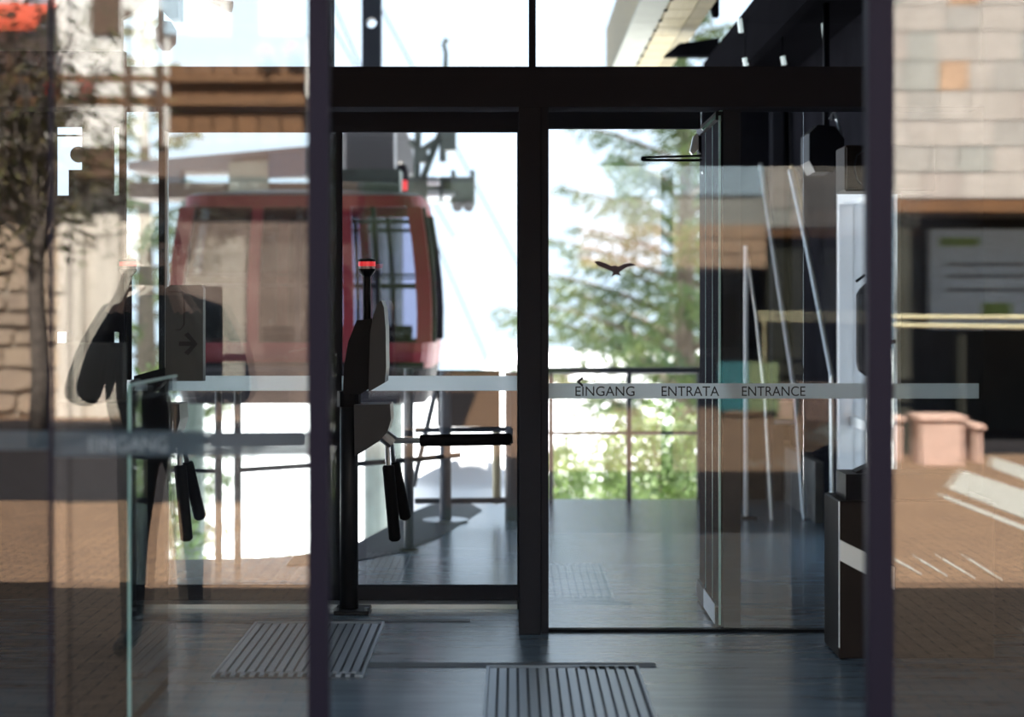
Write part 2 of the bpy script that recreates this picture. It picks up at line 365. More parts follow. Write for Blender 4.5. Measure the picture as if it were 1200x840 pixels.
# right glass panel with lettering, bird and open leaf
w5 = thing('window_5', 'large inner glass panel lettered for the entrance with bird print', 'window', (0.8, D2 + .1, 0), kind='structure')
GY = D2 + .08
bx('glass', M['ginner'], w5, PX(643, D2), PX(945, D2), GY, GY + .01, 0.012, PZ(125, D2))
bx('glass', M['gclear'], w5, PX(945, D2), 2.15, GY, GY + .01, 0.012, PZ(125, D2))
bx('bottom_seal', M['rubber'], w5, PX(643, D2), PX(981, D2), GY - .02, GY + .03, 0, 0.012)
band = bx('film_band', M['band'], w5, PX(643, D2), 2.15, GY - .002, GY - .0005, PZ(468, D2), PZ(450, D2))
def lettering(body, x0, x1, ybot, ycap, y, parent, m, name='lettering'):
    cu = bpy.data.curves.new(name, 'FONT'); cu.body = body; cu.extrude = 0.0006; cu.size = 1
    t = bpy.data.objects.new('t', cu); COL.objects.link(t); bpy.context.view_layer.update()
    me = bpy.data.meshes.new_from_object(t.evaluated_get(bpy.context.evaluated_depsgraph_get()))
    bpy.data.objects.remove(t, do_unlink=True); bpy.data.curves.remove(cu)
    xs = [v.co.x for v in me.vertices]; ys = [v.co.y for v in me.vertices]
    sx = (x1-x0)/(max(xs)-min(xs)); sz = (ycap-ybot)/(max(ys)-min(ys)); off = rootloc(parent)
    mx_, my_ = min(xs), min(ys)
    for v in me.vertices: v.co = Vector((x0+(v.co.x-mx_)*sx, y - v.co.z, ybot+(v.co.y-my_)*sz)) - off
    me.materials.clear(); me.materials.append(m)
    o = bpy.data.objects.new(name, me); COL.objects.link(o); o.parent = parent; return o
ty = GY - .004
lettering('ENTRANCE', PX(872, D2), PX(947, D2), PZ(465, D2), PZ(453.5, D2), ty, band, M['text'])
lettering('ENTRATA', PX(777, D2), PX(845, D2), PZ(465, D2), PZ(453.5, D2), ty, band, M['text'])
lettering('EINGANG', PX(675, D2), PX(745, D2), PZ(465, D2), PZ(453.5, D2), ty, band, M['text'])
q = lambda x, y: (PX(x, D2), PZ(y, D2))
mb = MB(); mb.prism([q(683, 442.5), q(684.5, 444.5), q(680, 448), q(684.5, 452), q(683, 454), q(676.5, 448)], ty - .0005, ty + .0008); mb.build('chevron', M['text'], band)
lettering('EINGANG', PX(104, D1), PX(196, D1), PZ(529, D1), PZ(512, D1), D1 + .003, b_, M['faint'])
birdp = [(697, 306), (703, 305.5), (711, 308), (718, 311.5), (722, 310.5), (726, 312), (733, 308.5), (740, 307.5), (747, 310), (742, 311), (735, 313), (729, 317), (726.5, 319), (729, 322.5), (723, 321), (717.5, 323.5), (720, 319), (717, 317), (710, 314), (703, 311.5)]
mb = MB(); mb.prism([q(*p) for p in birdp], GY - .002, GY - .0005); mb.build('bird_print', M['bird'], w5)
tag(MB().box(PX(636, D3), 0.945, D3, D3 + .06, PZ(150, D3), 2.62).build('trim_8', M['frame']), 'dark header rail behind the top of the lettered panel', 'rail', kind='structure')
# open leaf, seen almost edge-on
d4 = thing('door_4', 'dark open door leaf with glass edges seen edge-on behind the lettered panel', 'door', (0.965, 8.5, 0), kind='structure')
LX = 0.965
bx('leaf_panel', M['frame'], d4, LX - .004, LX + .004, 8.14, 8.98, 0.09, 2.36)
bx('glass_edge', M['gedge'], d4, LX - .007, LX + .003, 8.13, 8.14, 0.02, 2.38)
bx('glass_edge', M['gedge'], d4, LX - .006, LX + .006, 8.40, 8.408, 0.1, 2.36)
bx('glass_edge', M['gedge'], d4, LX - .006, LX + .006, 8.70, 8.706, 0.1, 2.36)
bx('bottom_rail', M['housing'], d4, LX - .02, LX + .02, 8.14, 8.98, 0.01, 0.10)
bx('kick_plate', M['alu'], d4, LX - .024, LX - .021, 8.16, 8.62, 0.02, 0.11)
bx('stile', M['frame'], d4, LX + .012, PX(872, D2), 8.12, 8.2, 0, PZ(125, D2))
bx('top_rail', M['housing'], d4, LX - .02, LX + .02, 8.14, 8.98, 2.36, 2.40)
dc = thing('door_closer', 'black arm of the door closer above the open door leaf', 'door closer', P(790, 186, 8.95))
mb = MB(); mb.tube([P(753, 184.5, 8.9), P(838, 182, 8.9)], .006, seg=6); mb.tube([P(753, 187.5, 8.9), P(838, 188, 8.9)], .007, seg=6); mb.build('arm', M['black'], dc)
mb = MB(); mb.tube([P(754, 186, 8.88), P(754, 186, 8.95)], .014, seg=10); mb.build('pivot', M['black'], dc)
mb = MB(); mb.tube([P(824, 205, 8.85), P(837, 195, 8.85)], .018, seg=10); mb.build('damper', M['alu'], dc)
bx('body', M['black'], dc, PX(818, 8.95), PX(842, 8.95), 8.9, 9.0, PZ(180, 8.95), PZ(160, 8.95))
mb = MB(); mb.prism([(PX(808, 8.95), PZ(178, 8.95)), (PX(812, 8.95), PZ(160, 8.95)), (PX(820, 8.95), PZ(155, 8.95)), (PX(820, 8.95), PZ(174, 8.95)), (PX(811, 8.95), PZ(182, 8.95))], 8.92, 8.96); mb.build('bracket', M['alu'], dc)
mb = MB(); mb.tube([P(823, 152, 8.15), P(848, 127, 8.15)], .007, seg=6); mb.build('stay', M['gedge'], dc)

# ---------------- right-hand hall: side wall with bright doorway, end wall, ceiling
XW = 2.15
wr = thing('wall_right', 'dark panelled wall of the right-hand hall', 'wall', (XW, 11, 0), kind='structure')
bx('panel', M['wall'], wr, XW, XW + .14, 8.12, 9.7, 0, 3.3)
bx('panel', M['wall'], wr, XW, XW + .14, 11.5, 13.6, 0, 3.3)
bx('panel', M['wall'], wr, XW, XW + .14, 9.7, 11.5, 2.30, 3.3)
bx('plinth', M['concrete'], wr, XW - .06, XW, 12.1, 13.58, 0, 0.42)
d5 = thing('door_5', 'bright doorway with pale frame in the right-hand wall', 'door', (XW + .1, 11, 0), kind='structure')
bx('jamb', M['white'], d5, XW - .02, XW + .16, 11.42, 11.5, 0, 2.3)
bx('jamb', M['white'], d5, XW - .02, XW + .16, 9.7, 9.8, 0, 2.3)
bx('lintel', M['white'], d5, XW - .02, XW + .16, 9.8, 11.42, 2.16, 2.3)
bx('sill', M['alu'], d5, XW - .02, XW + .16, 9.8, 11.42, 0, 0.03)
bx('glass', M['ginner'], d5, XW + .07, XW + .08, 9.8, 11.42, 0.03, 2.16)
bx('glazing_bar', M['alu'], d5, XW + .05, XW + .1, 9.8, 11.42, .72, .78)
we = thing('wall_end', 'dark end wall of the right-hand hall beside the conifer', 'wall', (1.85, 13.7, 0), kind='structure')
bx('panel', M['wall'], we, PX(823, 13.6), 2.35, 13.6, 13.75, 0.45, 3.3)
bx('panel', M['wall'], we, PX(823, 13.6), PX(898, 13.6), 13.6, 13.75, 0, 0.45)
bx('plinth', M['concrete'], we, PX(898, 13.6), 2.35, 13.58, 13.75, 0, 0.45)
bx('post', M['frame'], we, PX(904, 13.5), PX(917, 13.5), 13.44, 13.6, 0, 3.3)
tag(MB().box(1.5, 2.35, 8.3, 13.75, 3.3, 3.4).build('ceiling_hall', M['ceil']), 'dark ceiling over the right-hand hall', 'ceiling', kind='structure')
tag(MB().box(1.5, 1.56, 8.3, 13.75, 3.05, 3.3).build('trim_7', M['ceil']), 'dark edge beam of the hall ceiling', 'beam', kind='structure')
pl = thing('roof_purlin', 'dark cross purlin between timber girder and hall ceiling', 'beam', (1.35, 13.2, 3.3))
mb = MB(); mb.prism([(PX(778, 13.4), PZ(66, 13.4)), (PX(795, 13.4), PZ(52, 13.4)), (PX(842, 13.4), PZ(45, 13.4)), (PX(842, 13.4), PZ(66, 13.4))], 13.35, 13.5); mb.build('web', M['ceil'], pl)
mb = MB(); mb.prism([(PX(820, 12.6), 3.9), (PX(836, 12.6), PZ(20, 12.6)), (PX(842, 12.6), PZ(20, 12.6)), (PX(842, 12.6), 3.9)], 12.55, 12.65); mb.build('web', M['ceil'], pl)
# box girder clad with pine panels, running away from the camera
gz = 3.6
gd = thing('roof_girder', 'pale timber-clad box girder with square panels under the roof', 'girder', (1.15, 12, gz))
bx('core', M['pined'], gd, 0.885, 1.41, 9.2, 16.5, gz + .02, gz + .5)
bx('zinc_strip', M['zinc'], gd, 0.885, 1.08, 9.2, 16.5, gz - .005, gz + .02)
for k in range(18):
    y0 = 9.25 + k * .4
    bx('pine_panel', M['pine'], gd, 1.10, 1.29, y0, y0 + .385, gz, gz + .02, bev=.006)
for k in range(18):
    y0 = 9.25 + k * .4
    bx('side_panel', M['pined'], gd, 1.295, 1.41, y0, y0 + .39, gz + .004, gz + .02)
for k in range(12):
    mb = MB(); mb.tube([(1.09, 10.2 + k*.45, gz - .015), (1.09, 10.2 + k*.45, gz)], .014, seg=6); mb.build('bolt', M['black'], gd)
# small glowing stand-ins for daylight slits and reflections under the hall ceiling
for k, (x, y0, y1) in enumerate(((867.5, 22, 38), (911, 23, 30), (873.5, 68, 77), (918, 66, 76), (966, 23, 45))):
    d = 11.2 + .5 * (k % 2)
    r = thing('daylight_glow', ('stubby glowing daylight stand-in nearest the timber girder under the dark ceiling', 'smallest glowing daylight stand-in under the dark ceiling', 'low glowing daylight stand-in just above the beam, nearest the girder', 'low glowing daylight stand-in just above the beam, further right', 'longest glowing daylight stand-in at the right under the dark ceiling')[k], 'lamp', P(x, y1, d), group='glowing daylight stand-ins under the hall ceiling')
    mb = MB(); mb.tube([P(x - 1, y0, d), P(x + 1, y1, d)], .016, seg=8); mb.build('tube', M['tube'], r)
    zt = 3.3
    mb = MB(); mb.tube([P(x - 1, y0, d), Vector((PX(x-1, d), d, zt))], .005, seg=5); mb.build('stem', M['black'], r)
# rods and posts in front of the dark wall
def rod(label, pts, r, m, name='metal_rod', grp='slanting metal rods in the right-hand hall'):
    mb = MB(); mb.tube(pts, r, seg=8); return tag(mb.build(name, m), label, 'rod', grp)
rod('thin pale rod slanting across the dark end wall to the floor', [P(891, 192, 13.42), P(919, 378, 12.9), P(933, 470, 12.6), P(942, 600, 12.3), P(943.5, 609, 12.28)], .017, M['alu'])
rod('long pale rod slanting down beside the bright doorway', [P(926, 200, 12.6), P(946, 290, 12.2), P(975, 440, 11.6), Vector((PX(976, 11.6), 11.6, 0))], .018, M['alu'])
bp_ = thing('barrier_post', 'slim pale upright pole on a dark foot by the end wall', 'post', P(874, 608, 12.35) * Vector((1, 1, 0)) if False else Vector((PX(874, 12.35), 12.35, 0)))
mb = MB(); mb.tube([(PX(874, 12.35), 12.35, 0), (PX(874, 12.35), 12.35, PZ(288, 12.35))], .015, seg=8); mb.build('pole', M['white'], bp_)
mb = MB(); mb.lathe([(.07, 0), (.07, .012), (.02, .02)], (PX(876, 12.35), 12.35, 0)); mb.build('foot', M['black'], bp_)
mb = MB(); mb.tube([P(874, 288, 12.35), P(886, 370, 12.35), P(897, 470, 12.4), P(904, 610, 12.3)], .010, seg=6); mb.build('stay', M['alu'], bp_)
lf = thing('rod_highlight', 'yellowish highlight added as a bent piece at the head of the long rod', 'lamp', P(935, 215, 13.0))  # the rod's yellow highlight put into a coloured piece, not a lamp
mb = MB(); mb.tube([P(927, 193, 13.0), P(932, 212, 13.0), P(941, 246, 13.0)], [.012, .035, .008], seg=8); mb.build('shade', M['pine'], lf)
mb = MB(); mb.tube([P(927, 193, 13.0), Vector((PX(925, 13.0), 13.0, 3.3))], .005, seg=5); mb.build('stem', M['black'], lf)
# small picture on the end wall
pc = thing('notice', 'small pale notice with blue border on the dark end wall', 'notice', P(923, 500, 13.42))
bx('sheet', M['lime'], pc, PX(908, 13.4), PX(936, 13.4), 13.41, 13.42, PZ(492, 13.4), PZ(470, 13.4))
bx('border', M['skyblue'], pc, PX(908, 13.4), PX(936, 13.4), 13.405, 13.42, PZ(497, 13.4), PZ(492, 13.4))
# speaker and box on the right
sp = thing('loudspeaker', 'black rounded loudspeaker high up beside the doorway lintel', 'loudspeaker', P(966, 200, 10.4))
mb = MB(); mb.prism([(PX(945, 10.4), PZ(158, 10.4)), (PX(955, 10.4), PZ(148, 10.4)), (PX(975, 10.4), PZ(150, 10.4)), (PX(986, 10.4), PZ(165, 10.4)), (PX(984, 10.4), PZ(190, 10.4)), (PX(972, 10.4), PZ(203, 10.4)), (PX(952, 10.4), PZ(203, 10.4)), (PX(945, 10.4), PZ(190, 10.4))], 10.3, 10.6); mb.build('body', M['black'], sp)
mb = MB(); mb.tube([P(973, 140, 10.4), P(977, 128, 10.4), P(984, 150, 10.4), P(986, 165, 10.4)], .012, seg=6); mb.build('cable', M['steel'], sp)
mb = MB(); mb.tube([P(968, 150, 10.45), Vector((PX(968, 10.45), 10.45, 3.3))], .02, seg=6); mb.build('bracket', M['black'], sp)
fb = thing('control_box', 'dark brown control box with curved handle on the right wall', 'box', Vector((1.75, 8.9, PZ(225, 8.9))))
bx('body', M['wallbrown'], fb, PX(990, 8.9), 2.15, 8.9, 9.15, PZ(224, 8.9), PZ(170, 8.9), bev=.008)
bx('door', M['wallbrown'], fb, PX(992, 8.9), 2.1, 8.885, 8.9, PZ(221, 8.9), PZ(173, 8.9))
mb = MB(); mb.tube([P(1012, 176, 8.87), P(1004, 182, 8.87), P(1001, 196, 8.87), P(1004, 210, 8.87), P(1009, 216, 8.87)], .005, seg=6); mb.build('handle', M['housing'], fb)
ex = thing('canister', 'black canister with valve hanging beside the bright doorway', 'canister', Vector((PX(1018, 9.75), 9.75, PZ(440, 9.75))))
cx = PX(1020, 9.75)
mb = MB(); mb.lathe([(.03, PZ(440, 9.75)), (.07, PZ(434, 9.75)), (.08, PZ(425, 9.75)), (.08, PZ(345, 9.75)), (.06, PZ(338, 9.75)), (.025, PZ(332, 9.75))], (cx, 9.75, 0)); mb.build('body', M['black'], ex, smooth=False)
mb = MB(); mb.tube([(cx, 9.75, PZ(334, 9.75)), (cx, 9.75, PZ(322, 9.75))], .015, seg=8); mb.tube([P(1003, 330, 9.75), P(1014, 322, 9.75)], .009, seg=6); mb.build('valve', M['black'], ex)
mb = MB(); mb.tube([(cx, 9.75, 1.3), (XW - .02, 9.75, 1.3)], .012, seg=6); mb.build('wall_bracket', M['black'], ex)
# cabinet in front of the right pane
cb = thing('waste_cabinet', 'dark brown cabinet with slanting pale rail at the right post', 'cabinet', (1.8, 7.7, 0))
zc = PZ(577, 7.8)
bx('body', M['wallbrown'], cb, PX(983, 7.45), 2.05, 7.45, 7.8, 0, zc, bev=.006)
bx('edge_strip', M['alu'], cb, PX(982.6, 7.45), PX(983.6, 7.45), 7.44, 7.45, 0.05, zc - .001)
mb = MB(); mb.prism([(PX(983.5, 7.44), PZ(632, 7.44)), (1.62, PZ(664, 7.44)), (1.62, PZ(690, 7.44)), (PX(983.5, 7.44), PZ(656, 7.44))], 7.42, 7.45); mb.build('slanting_rail', M['alu'], cb)
bt = thing('black_box', 'black box with lifted flap standing on the brown cabinet', 'box', (1.7, 7.6, zc))
bx('body', M['black'], bt, PX(986, 7.6), 1.95, 7.5, 7.72, zc, PZ(553, 7.6))
mb = MB(); mb.box(-.04, .04, -.05, .05, -.008, .008, rot=Matrix.Rotation(R(-25), 3, 'Y'));
for v in mb.v: v += Vector((PX(1011, 7.6), 7.6, PZ(549, 7.6)))
mb.build('flap', M['black'], bt)

# ---------------- floor gratings
def grating(label, x0, x1, y0, y1, slots=0):
    r = thing('floor_grating', label, 'grating', ((x0+x1)/2, (y0+y1)/2, 0), group='floor gratings in the vestibule')
    bx('tray', M['tray'], r, x0, x1, y0, y1, 0.0, 0.003)
    for a, b, c, d in ((x0, x0+.012, y0, y1), (x1-.012, x1, y0, y1), (x0, x1, y1-.01, y1)): bx('rim', M['grate'], r, a, b, c, d, 0.003, 0.012)
    n = 15; wd = (x1-x0-.03)/n
    for k in range(n): bx('bar', M['grate'], r, x0+.015+k*wd, x0+.015+(k+.72)*wd, y0+.08, y1-.05, 0.003, 0.011)
    for k in range(n): bx('tooth', M['grate'], r, x0+.015+(k+.5)*wd, x0+.015+k*wd+wd, y0+.01, y0+.075, 0.003, 0.011)
    for k in range(slots): bx('slot', M['rubber'], r, x1-.045-k*wd, x1-.02-k*wd, y1-.075, y1-.015, 0.0112, 0.0122)
    return r
grating('metal floor grating by the turnstile, half hidden by the front door stile', -1.21, -0.6, 7.06, 8.27)
grating('metal floor grating at the bottom edge of the photo', -0.106, 0.523, 6.0, 7.26, 6)

# ---------------- turnstiles
DT = 8.59
def turn(label, dx, second):
    X = lambda x: PX(x + dx, DT); Z = lambda y: PZ(y, DT); p = lambda x, y, d=0: Vector((X(x), DT + d, Z(y)))
    r = thing('turnstile', label, 'turnstile', (X(409), DT, 0), group='tripod turnstiles at the inner doorway')
    bx('base_plate', M['housing'], r, X(393), X(434), DT - .1, DT + .1, 0.0, 0.02, bev=.005)
    for bx_ in (396, 431):
        mb = MB(); mb.tube([(X(bx_), DT - .08, .02), (X(bx_), DT - .08, .035)], .012, seg=6); mb.build('bolt', M['steel'], r)
    mb = MB(); mb.tube([(X(409), DT, 0.02), (X(409), DT, Z(458))], .046, seg=14); mb.build('column', M['housing'], r, smooth=True)
    mb = MB(); mb.tube([p(409, 476), p(409, 458)], .058, seg=14); mb.build('collar', M['black'], r)
    mb = MB(); mb.prism([(X(a), Z(b)) for a, b in ((417, 473), (459, 472), (460, 490), (456, 504), (446, 515), (418, 533))], DT - .11, DT + .11); mb.build('drive_housing', M['shield'], r)
    hub = p(457, 514)
    mb = MB(); mb.tube([p(450, 510), p(461, 519)], .035, seg=12); mb.build('hub', M['steel'], r)
    for a, b, c in (((462, 516), (492, 516), (601, 514.5)), ((454, 516), (455, 545), (463, 634)), ((458, 516), (460, 543), (474, 612))):
        sd = 0 if a[0] != 458 else .12
        ar = MB(); ar.tube([p(*a), p(*b, sd*.6)], .014, seg=8); ao = ar.build('arm', M['steel'], r)
        e = p(*c, sd); s_ = p(*b, sd*.6); dv = (e - s_).normalized()
        g = MB(); g.tube([s_, s_ + dv*.01, e - dv*.012, e], [.026, .030, .030, .018], seg=12); g.build('sleeve', M['rubber'], ao, smooth=True)
    if not second:
        hp = [(404, 460), (405, 430), (410, 400), (420, 375), (438, 373), (438, 452), (424, 461)]
        mb = MB(); mb.prism([(X(a), Z(b)) for a, b in hp], DT - .09, DT + .09); h = mb.build('reader_head', M['black'], r)
        sh = [(434, 458), (436, 390), (440, 368), (445, 355), (449, 352), (452, 360), (454, 385), (454.5, 430), (453, 447)]
        mb = MB(); mb.prism([(X(a), Z(b)) for a, b in sh], DT - .12, DT + .12); mb.build('shield', M['shield'], h)
        bxx = 430
    else:
        mb = MB(); mb.prism([(X(a) , Z(b)) for a, b in ((440, 446), (440, 338), (446, 334), (482, 334), (484, 338), (484, 446))], DT - .05, DT + .02); h = mb.build('sign_panel', M['signgrey'], r)
        ap = [(456, 400), (470, 400), (462, 392), (467, 389), (478, 402.5), (467, 416), (462, 413), (470, 405), (456, 405)]
        mb = MB(); mb.prism([(X(a), Z(b)) for a, b in ap], DT - .053, DT - .05); mb.build('arrow', M['text'], h)
        mb = MB(); mb.tube([p(444, 342, -.053), p(460, 342, -.053), p(462, 352, -.053), p(462, 380, -.053), p(458, 386, -.053), p(452, 386, -.053)], .003, seg=5); mb.build('pictogram', M['text'], h)
        mb = MB(); mb.prism([(X(a), Z(b)) for a, b in ((404, 460), (404, 440), (440, 430), (440, 446), (424, 461))], DT - .06, DT + .06); mb.build('reader_head', M['black'], r)
        bxx = 394
    bh = 374 if not second else 445
    mb = MB(); mb.tube([p(bxx, bh), p(bxx, 320)], .019, seg=10); bs = mb.build('beacon_stalk', M['black'], r)
    mb = MB(); mb.lathe([(.02, Z(324)), (.043, Z(317)), (.043, Z(315))], (X(bxx), DT, 0)); mb.build('beacon_base', M['black'], bs)
    mb = MB(); mb.lathe([(.040, Z(315)), (.040, Z(312))], (X(bxx), DT, 0)); mb.build('beacon_clear_ring', M['clearlamp'], bs)
    mb = MB(); mb.lathe([(.042, Z(312)), (.042, Z(306.5))], (X(bxx), DT, 0)); mb.build('beacon_lens', M['redlamp'], bs)
    mb = MB(); mb.lathe([(.043, Z(306.5)), (.043, Z(304)), (.03, Z(303))], (X(bxx), DT, 0)); mb.build('beacon_cap', M['black'], bs)
    return r
turn('dark tripod turnstile with red beacon in front of the gondola', 0, False)
turn('dark tripod turnstile with arrow panel behind the left glass', -244, True)

# black desk with glass side near the front pane
dk = thing('ticket_desk', 'black ticket desk with glass side panel behind the left front pane', 'desk', (-1.6, 6.3, 0))
bx('body', M['black'], dk, PX(64, 6.2), PX(152, 6.2), 6.2, 6.9, 0, 1.16, bev=.006)
bx('screen_panel', M['housing'], dk, PX(78, 6.3), PX(144, 6.3), 6.3, 6.36, 1.16, PZ(402, 6.3))
bx('glass_side', M['ginner'], dk, -1.35, -1.342, 6.18, 7.02, 0.05, 1.215)
bx('glass_top_edge', M['gedge'], dk, -1.354, -1.338, 6.18, 7.02, 1.215, 1.225)
bx('glass_front_edge', M['gedge'], dk, -1.352, -1.340, 6.17, 6.18, 0.05, 1.22)
bx('shelf', M['black'], dk, -1.62, -1.36, 6.5, 7.0, .80, 1.14)
ph = thing('desk_telephone', 'small grey telephone on top of the black ticket desk', 'telephone', P(176, 444, 6.9) * 1)
ph.location = (PX(172, 6.85), 6.85, 1.16)
bx('body', M['shield'], ph, PX(162, 6.85), PX(180, 6.85), 6.72, 6.85, 1.16, 1.19, bev=.006)
bx('handset', M['black'], ph, PX(160, 6.85), PX(166, 6.85), 6.72, 6.85, 1.19, 1.215, bev=.006)

# ================================================================== THE PLATFORM
def railing(name, label, posts, rails, m, grp=None):
    r = thing(name, label, 'railing', (posts[0][0], posts[0][1], 0), group=grp)
    for x, y, z0, z1, rad in posts:
        mb = MB(); mb.tube([(x, y, z0), (x, y, z1)], rad, seg=10); mb.build('post', m, r)
    for a, b, rad in rails:
        mb = MB(); mb.tube([a, b], rad, seg=8); mb.build('rail', m, r)
    return r
dR = 10.2
railing('platform_railing', 'dark railing on the platform edge left of the turnstile', [(PX(256, dR), dR, 0, PZ(440, dR), .02), (PX(278.5, dR), dR, 0, PZ(440, dR), .02)],
        [(P(190, 551, dR), P(256, 552, dR), .012), (P(278.5, 551, dR), P(400, 543, 10.6), .014), (P(190, 446, dR), P(362, 446, dR), .02)], M['dsteel'])
dP = 10.72
br = thing('barrier_post', 'slim grey post on round foot seen past the turnstile arms', 'post', (PX(479, dP), dP, 0))
mb = MB(); mb.tube([(PX(479, dP), dP, 0.01), (PX(479, dP), dP, PZ(432, dP))], .03, seg=12); mb.build('pole', M['dsteel'], br)
mb = MB(); mb.lathe([(.06, 0.0065), (.06, .012), (.034, .02)], (PX(479, dP), dP, 0)); mb.build('foot', M['black'], br)
mb = MB(); mb.tube([P(400, 545, dP), P(479, 539, dP), P(540, 533, dP)], .016, seg=8); mb.build('rail', M['dsteel'], br)
dB = 12.2
gt = thing('boarding_gate', 'boarding gate frame with dark board at the platform edge', 'gate', (PX(522, dB), dB, 0))
mb = MB(); mb.tube([(PX(522, dB), dB, 0.012), (PX(522, dB), dB, PZ(436, dB))], .042, seg=12); mb.build('post', M['dsteel'], gt)
mb = MB(); mb.lathe([(.16, 0.0065), (.16, .014)], (PX(522, dB), dB, 0)); mb.build('foot_plate', M['steel'], gt)
mb = MB(); mb.tube([P(516, 435, 12.9), P(484, 570, 12.9)], .022, seg=8); mb.build('brace', M['dsteel'], gt)
for y in (503, 586):
    mb = MB(); mb.tube([P(486, y + 1, 12.3), P(605, y, 12.3)], .02, seg=8); mb.build('rail', M['dsteel'], gt)
bx('board', M['wallbrown'], gt, PX(512, 12.32), PX(586, 12.32), 12.32, 12.35, PZ(500, 12.32), PZ(434, 12.32))
mb = MB(); mb.tube([(PX(600, 12.3), 12.3, 0), (PX(600, 12.3), 12.3, PZ(436, 12.3))], .05, seg=10); mb.build('post', M['dsteel'], gt)
mb = MB(); mb.tube([P(582, 505, 12.4), P(582, 590, 12.4)], .03, seg=8); mb.build('stanchion', M['yellowrail'], gt)
railing('edge_railing', 'dark two-bar railing on the platform edge before the conifer', [(x, 13.5, 0, 1.02, .02) for x in (0.3, 0.9, 1.44)],
        [((0.1, 13.5, 1.0), (1.46, 13.5, 1.0), .026), ((0.1, 13.5, .52), (1.46, 13.5, .52), .014)], M['dsteel'])

# snow field and mound
random.seed(3)
g = MB(); nx, ny = 80, 30
for j in range(ny + 1):
    for i in range(nx + 1):
        x = -60 + 120*i/nx; y = 13.62 + 160*(j/ny)**2
        k_ = min(1, max(0, (x + 4.5)/3)); z = -1.3*k_ - 6.0*(1-k_) - .01*(y-14) + .25*math.sin(x*.35)*math.sin(y*.21)
        g.v.append(Vector((x, y, z)))
for j in range(ny):
    for i in range(nx):
        a = j*(nx+1)+i; g.face((a, a+1, a+nx+2, a+nx+1))
n0 = len(g.v)
for v in ((-60, 10.2, -6.5), (60, 10.2, -6.5), (60, 14.4, -6.5), (-60, 14.4, -6.5)): g.v.append(Vector(v))
g.face((n0, n0+1, n0+2, n0+3))
tag(g.build('snow_field', M['snow'], smooth=True), 'white snow slope below and beyond the platform', 'snow', kind='structure')
mm = MB(); cx_, cy_ = PX(553, 15.2), 15.2; seg, rg = 24, 8
for k in range(rg + 1):
    t = k/rg; rr = .62*t; z = .20*math.cos(t*math.pi/2) + (-1.5 if k == rg else 0) - .1*t
    for s_ in range(seg):
        a = 2*math.pi*s_/seg; mm.v.append(Vector((cx_ + rr*math.cos(a)*(1+.08*math.sin(3*a)), cy_ + .8*rr*math.sin(a), z)))
for k in range(rg):
    for s_ in range(seg): mm.face((k*seg+s_, k*seg+(s_+1) % seg, (k+1)*seg+(s_+1) % seg, (k+1)*seg+s_))
tag(mm.build('snow_mound', M['snow'], smooth=True), 'rounded heap of snow behind the boarding gate', 'snow heap')

# ---------------- gondola
DG = 14.2
gw = (PX(508, DG) - PX(196, DG)) / 2; gx = (PX(508, DG) + PX(196, DG)) / 2; gyc = DG + .95
zt, zbm = PZ(224, DG), PZ(474, DG); H = zt - zbm
go = thing('gondola_cabin', 'red gondola cabin with rounded windows hanging beside the platform', 'gondola', (gx, gyc, zbm))
def hw(t):   # half width over height: widest a third of the way up
    return gw * (1 - .10*max(0, (t-.45)/.55)**1.6 - .07*max(0, (.35-t)/.35)**2)
def hd_(t): return .95 * (1 - .10*max(0, (t-.45)/.55)**1.6 - .07*max(0, (.35-t)/.35)**2)
def ringpts(t, inset=0):
    a, b, r = hw(t)-inset, hd_(t)-inset, .22
    pts = []
    for cx, cy, a0 in ((a-r, b-r, 0), (-(a-r), b-r, 90), (-(a-r), -(b-r), 180), (a-r, -(b-r), 270)):
        for k in range(6):
            an = R(a0 + 18*k); pts.append((gx+cx+r*math.cos(an), gyc+cy+r*math.sin(an)))
    return pts
def shell(ts, th=.05):
    mb = MB(); n = 24
    for ins in (0, th):
        for t in ts:
            for x, y in ringpts(t, ins): mb.v.append(Vector((x, y, zbm + H*t)))
    L = len(ts)
    for s_ in range(2):
        for i in range(L-1):
            for k in range(n):
                a = (s_*L+i)*n+k; b = (s_*L+i)*n+(k+1) % n; mb.face((a, b, b+n, a+n))
    for i in (0, L-1):
        for k in range(n): mb.face((i*n+k, i*n+(k+1) % n, (L+i)*n+(k+1) % n, (L+i)*n+k))
    return mb
shell([0, .04, .12, .17]).build('skirt', M['gdark'], go, smooth=False)
shell([.17, .24, .29]).build('lower_band', M['red'], go)
mb = MB(); mb.v += [Vector((x, y, zbm + .02)) for x, y in ringpts(0.02, .03)] + [Vector((x, y, zbm + .1)) for x, y in ringpts(.02, .03)]
mb.face(list(range(24))[::-1]); mb.face(list(range(24, 48)))
for k in range(24): mb.face((k, (k+1) % 24, 24+(k+1) % 24, 24+k))
mb.build('cabin_floor', M['gdark'], go)
shell([.93, .96, .985]).build('roof_band', M['red'], go)
mb = MB(); L_ = [.985, 1.0, 1.03]
for t, ins in zip(L_, (0.0, .05, .5)):
    mb.v += [Vector((x, y, zbm + H*t)) for x, y in ringpts(.985, ins)]
for i in range(2):
    for k in range(24): mb.face((i*24+k, i*24+(k+1) % 24, (i+1)*24+(k+1) % 24, (i+1)*24+k))
mb.face([48+k for k in range(24)]); mb.face([k for k in reversed(range(24))]); mb.build('roof', M['ggrey'], go)
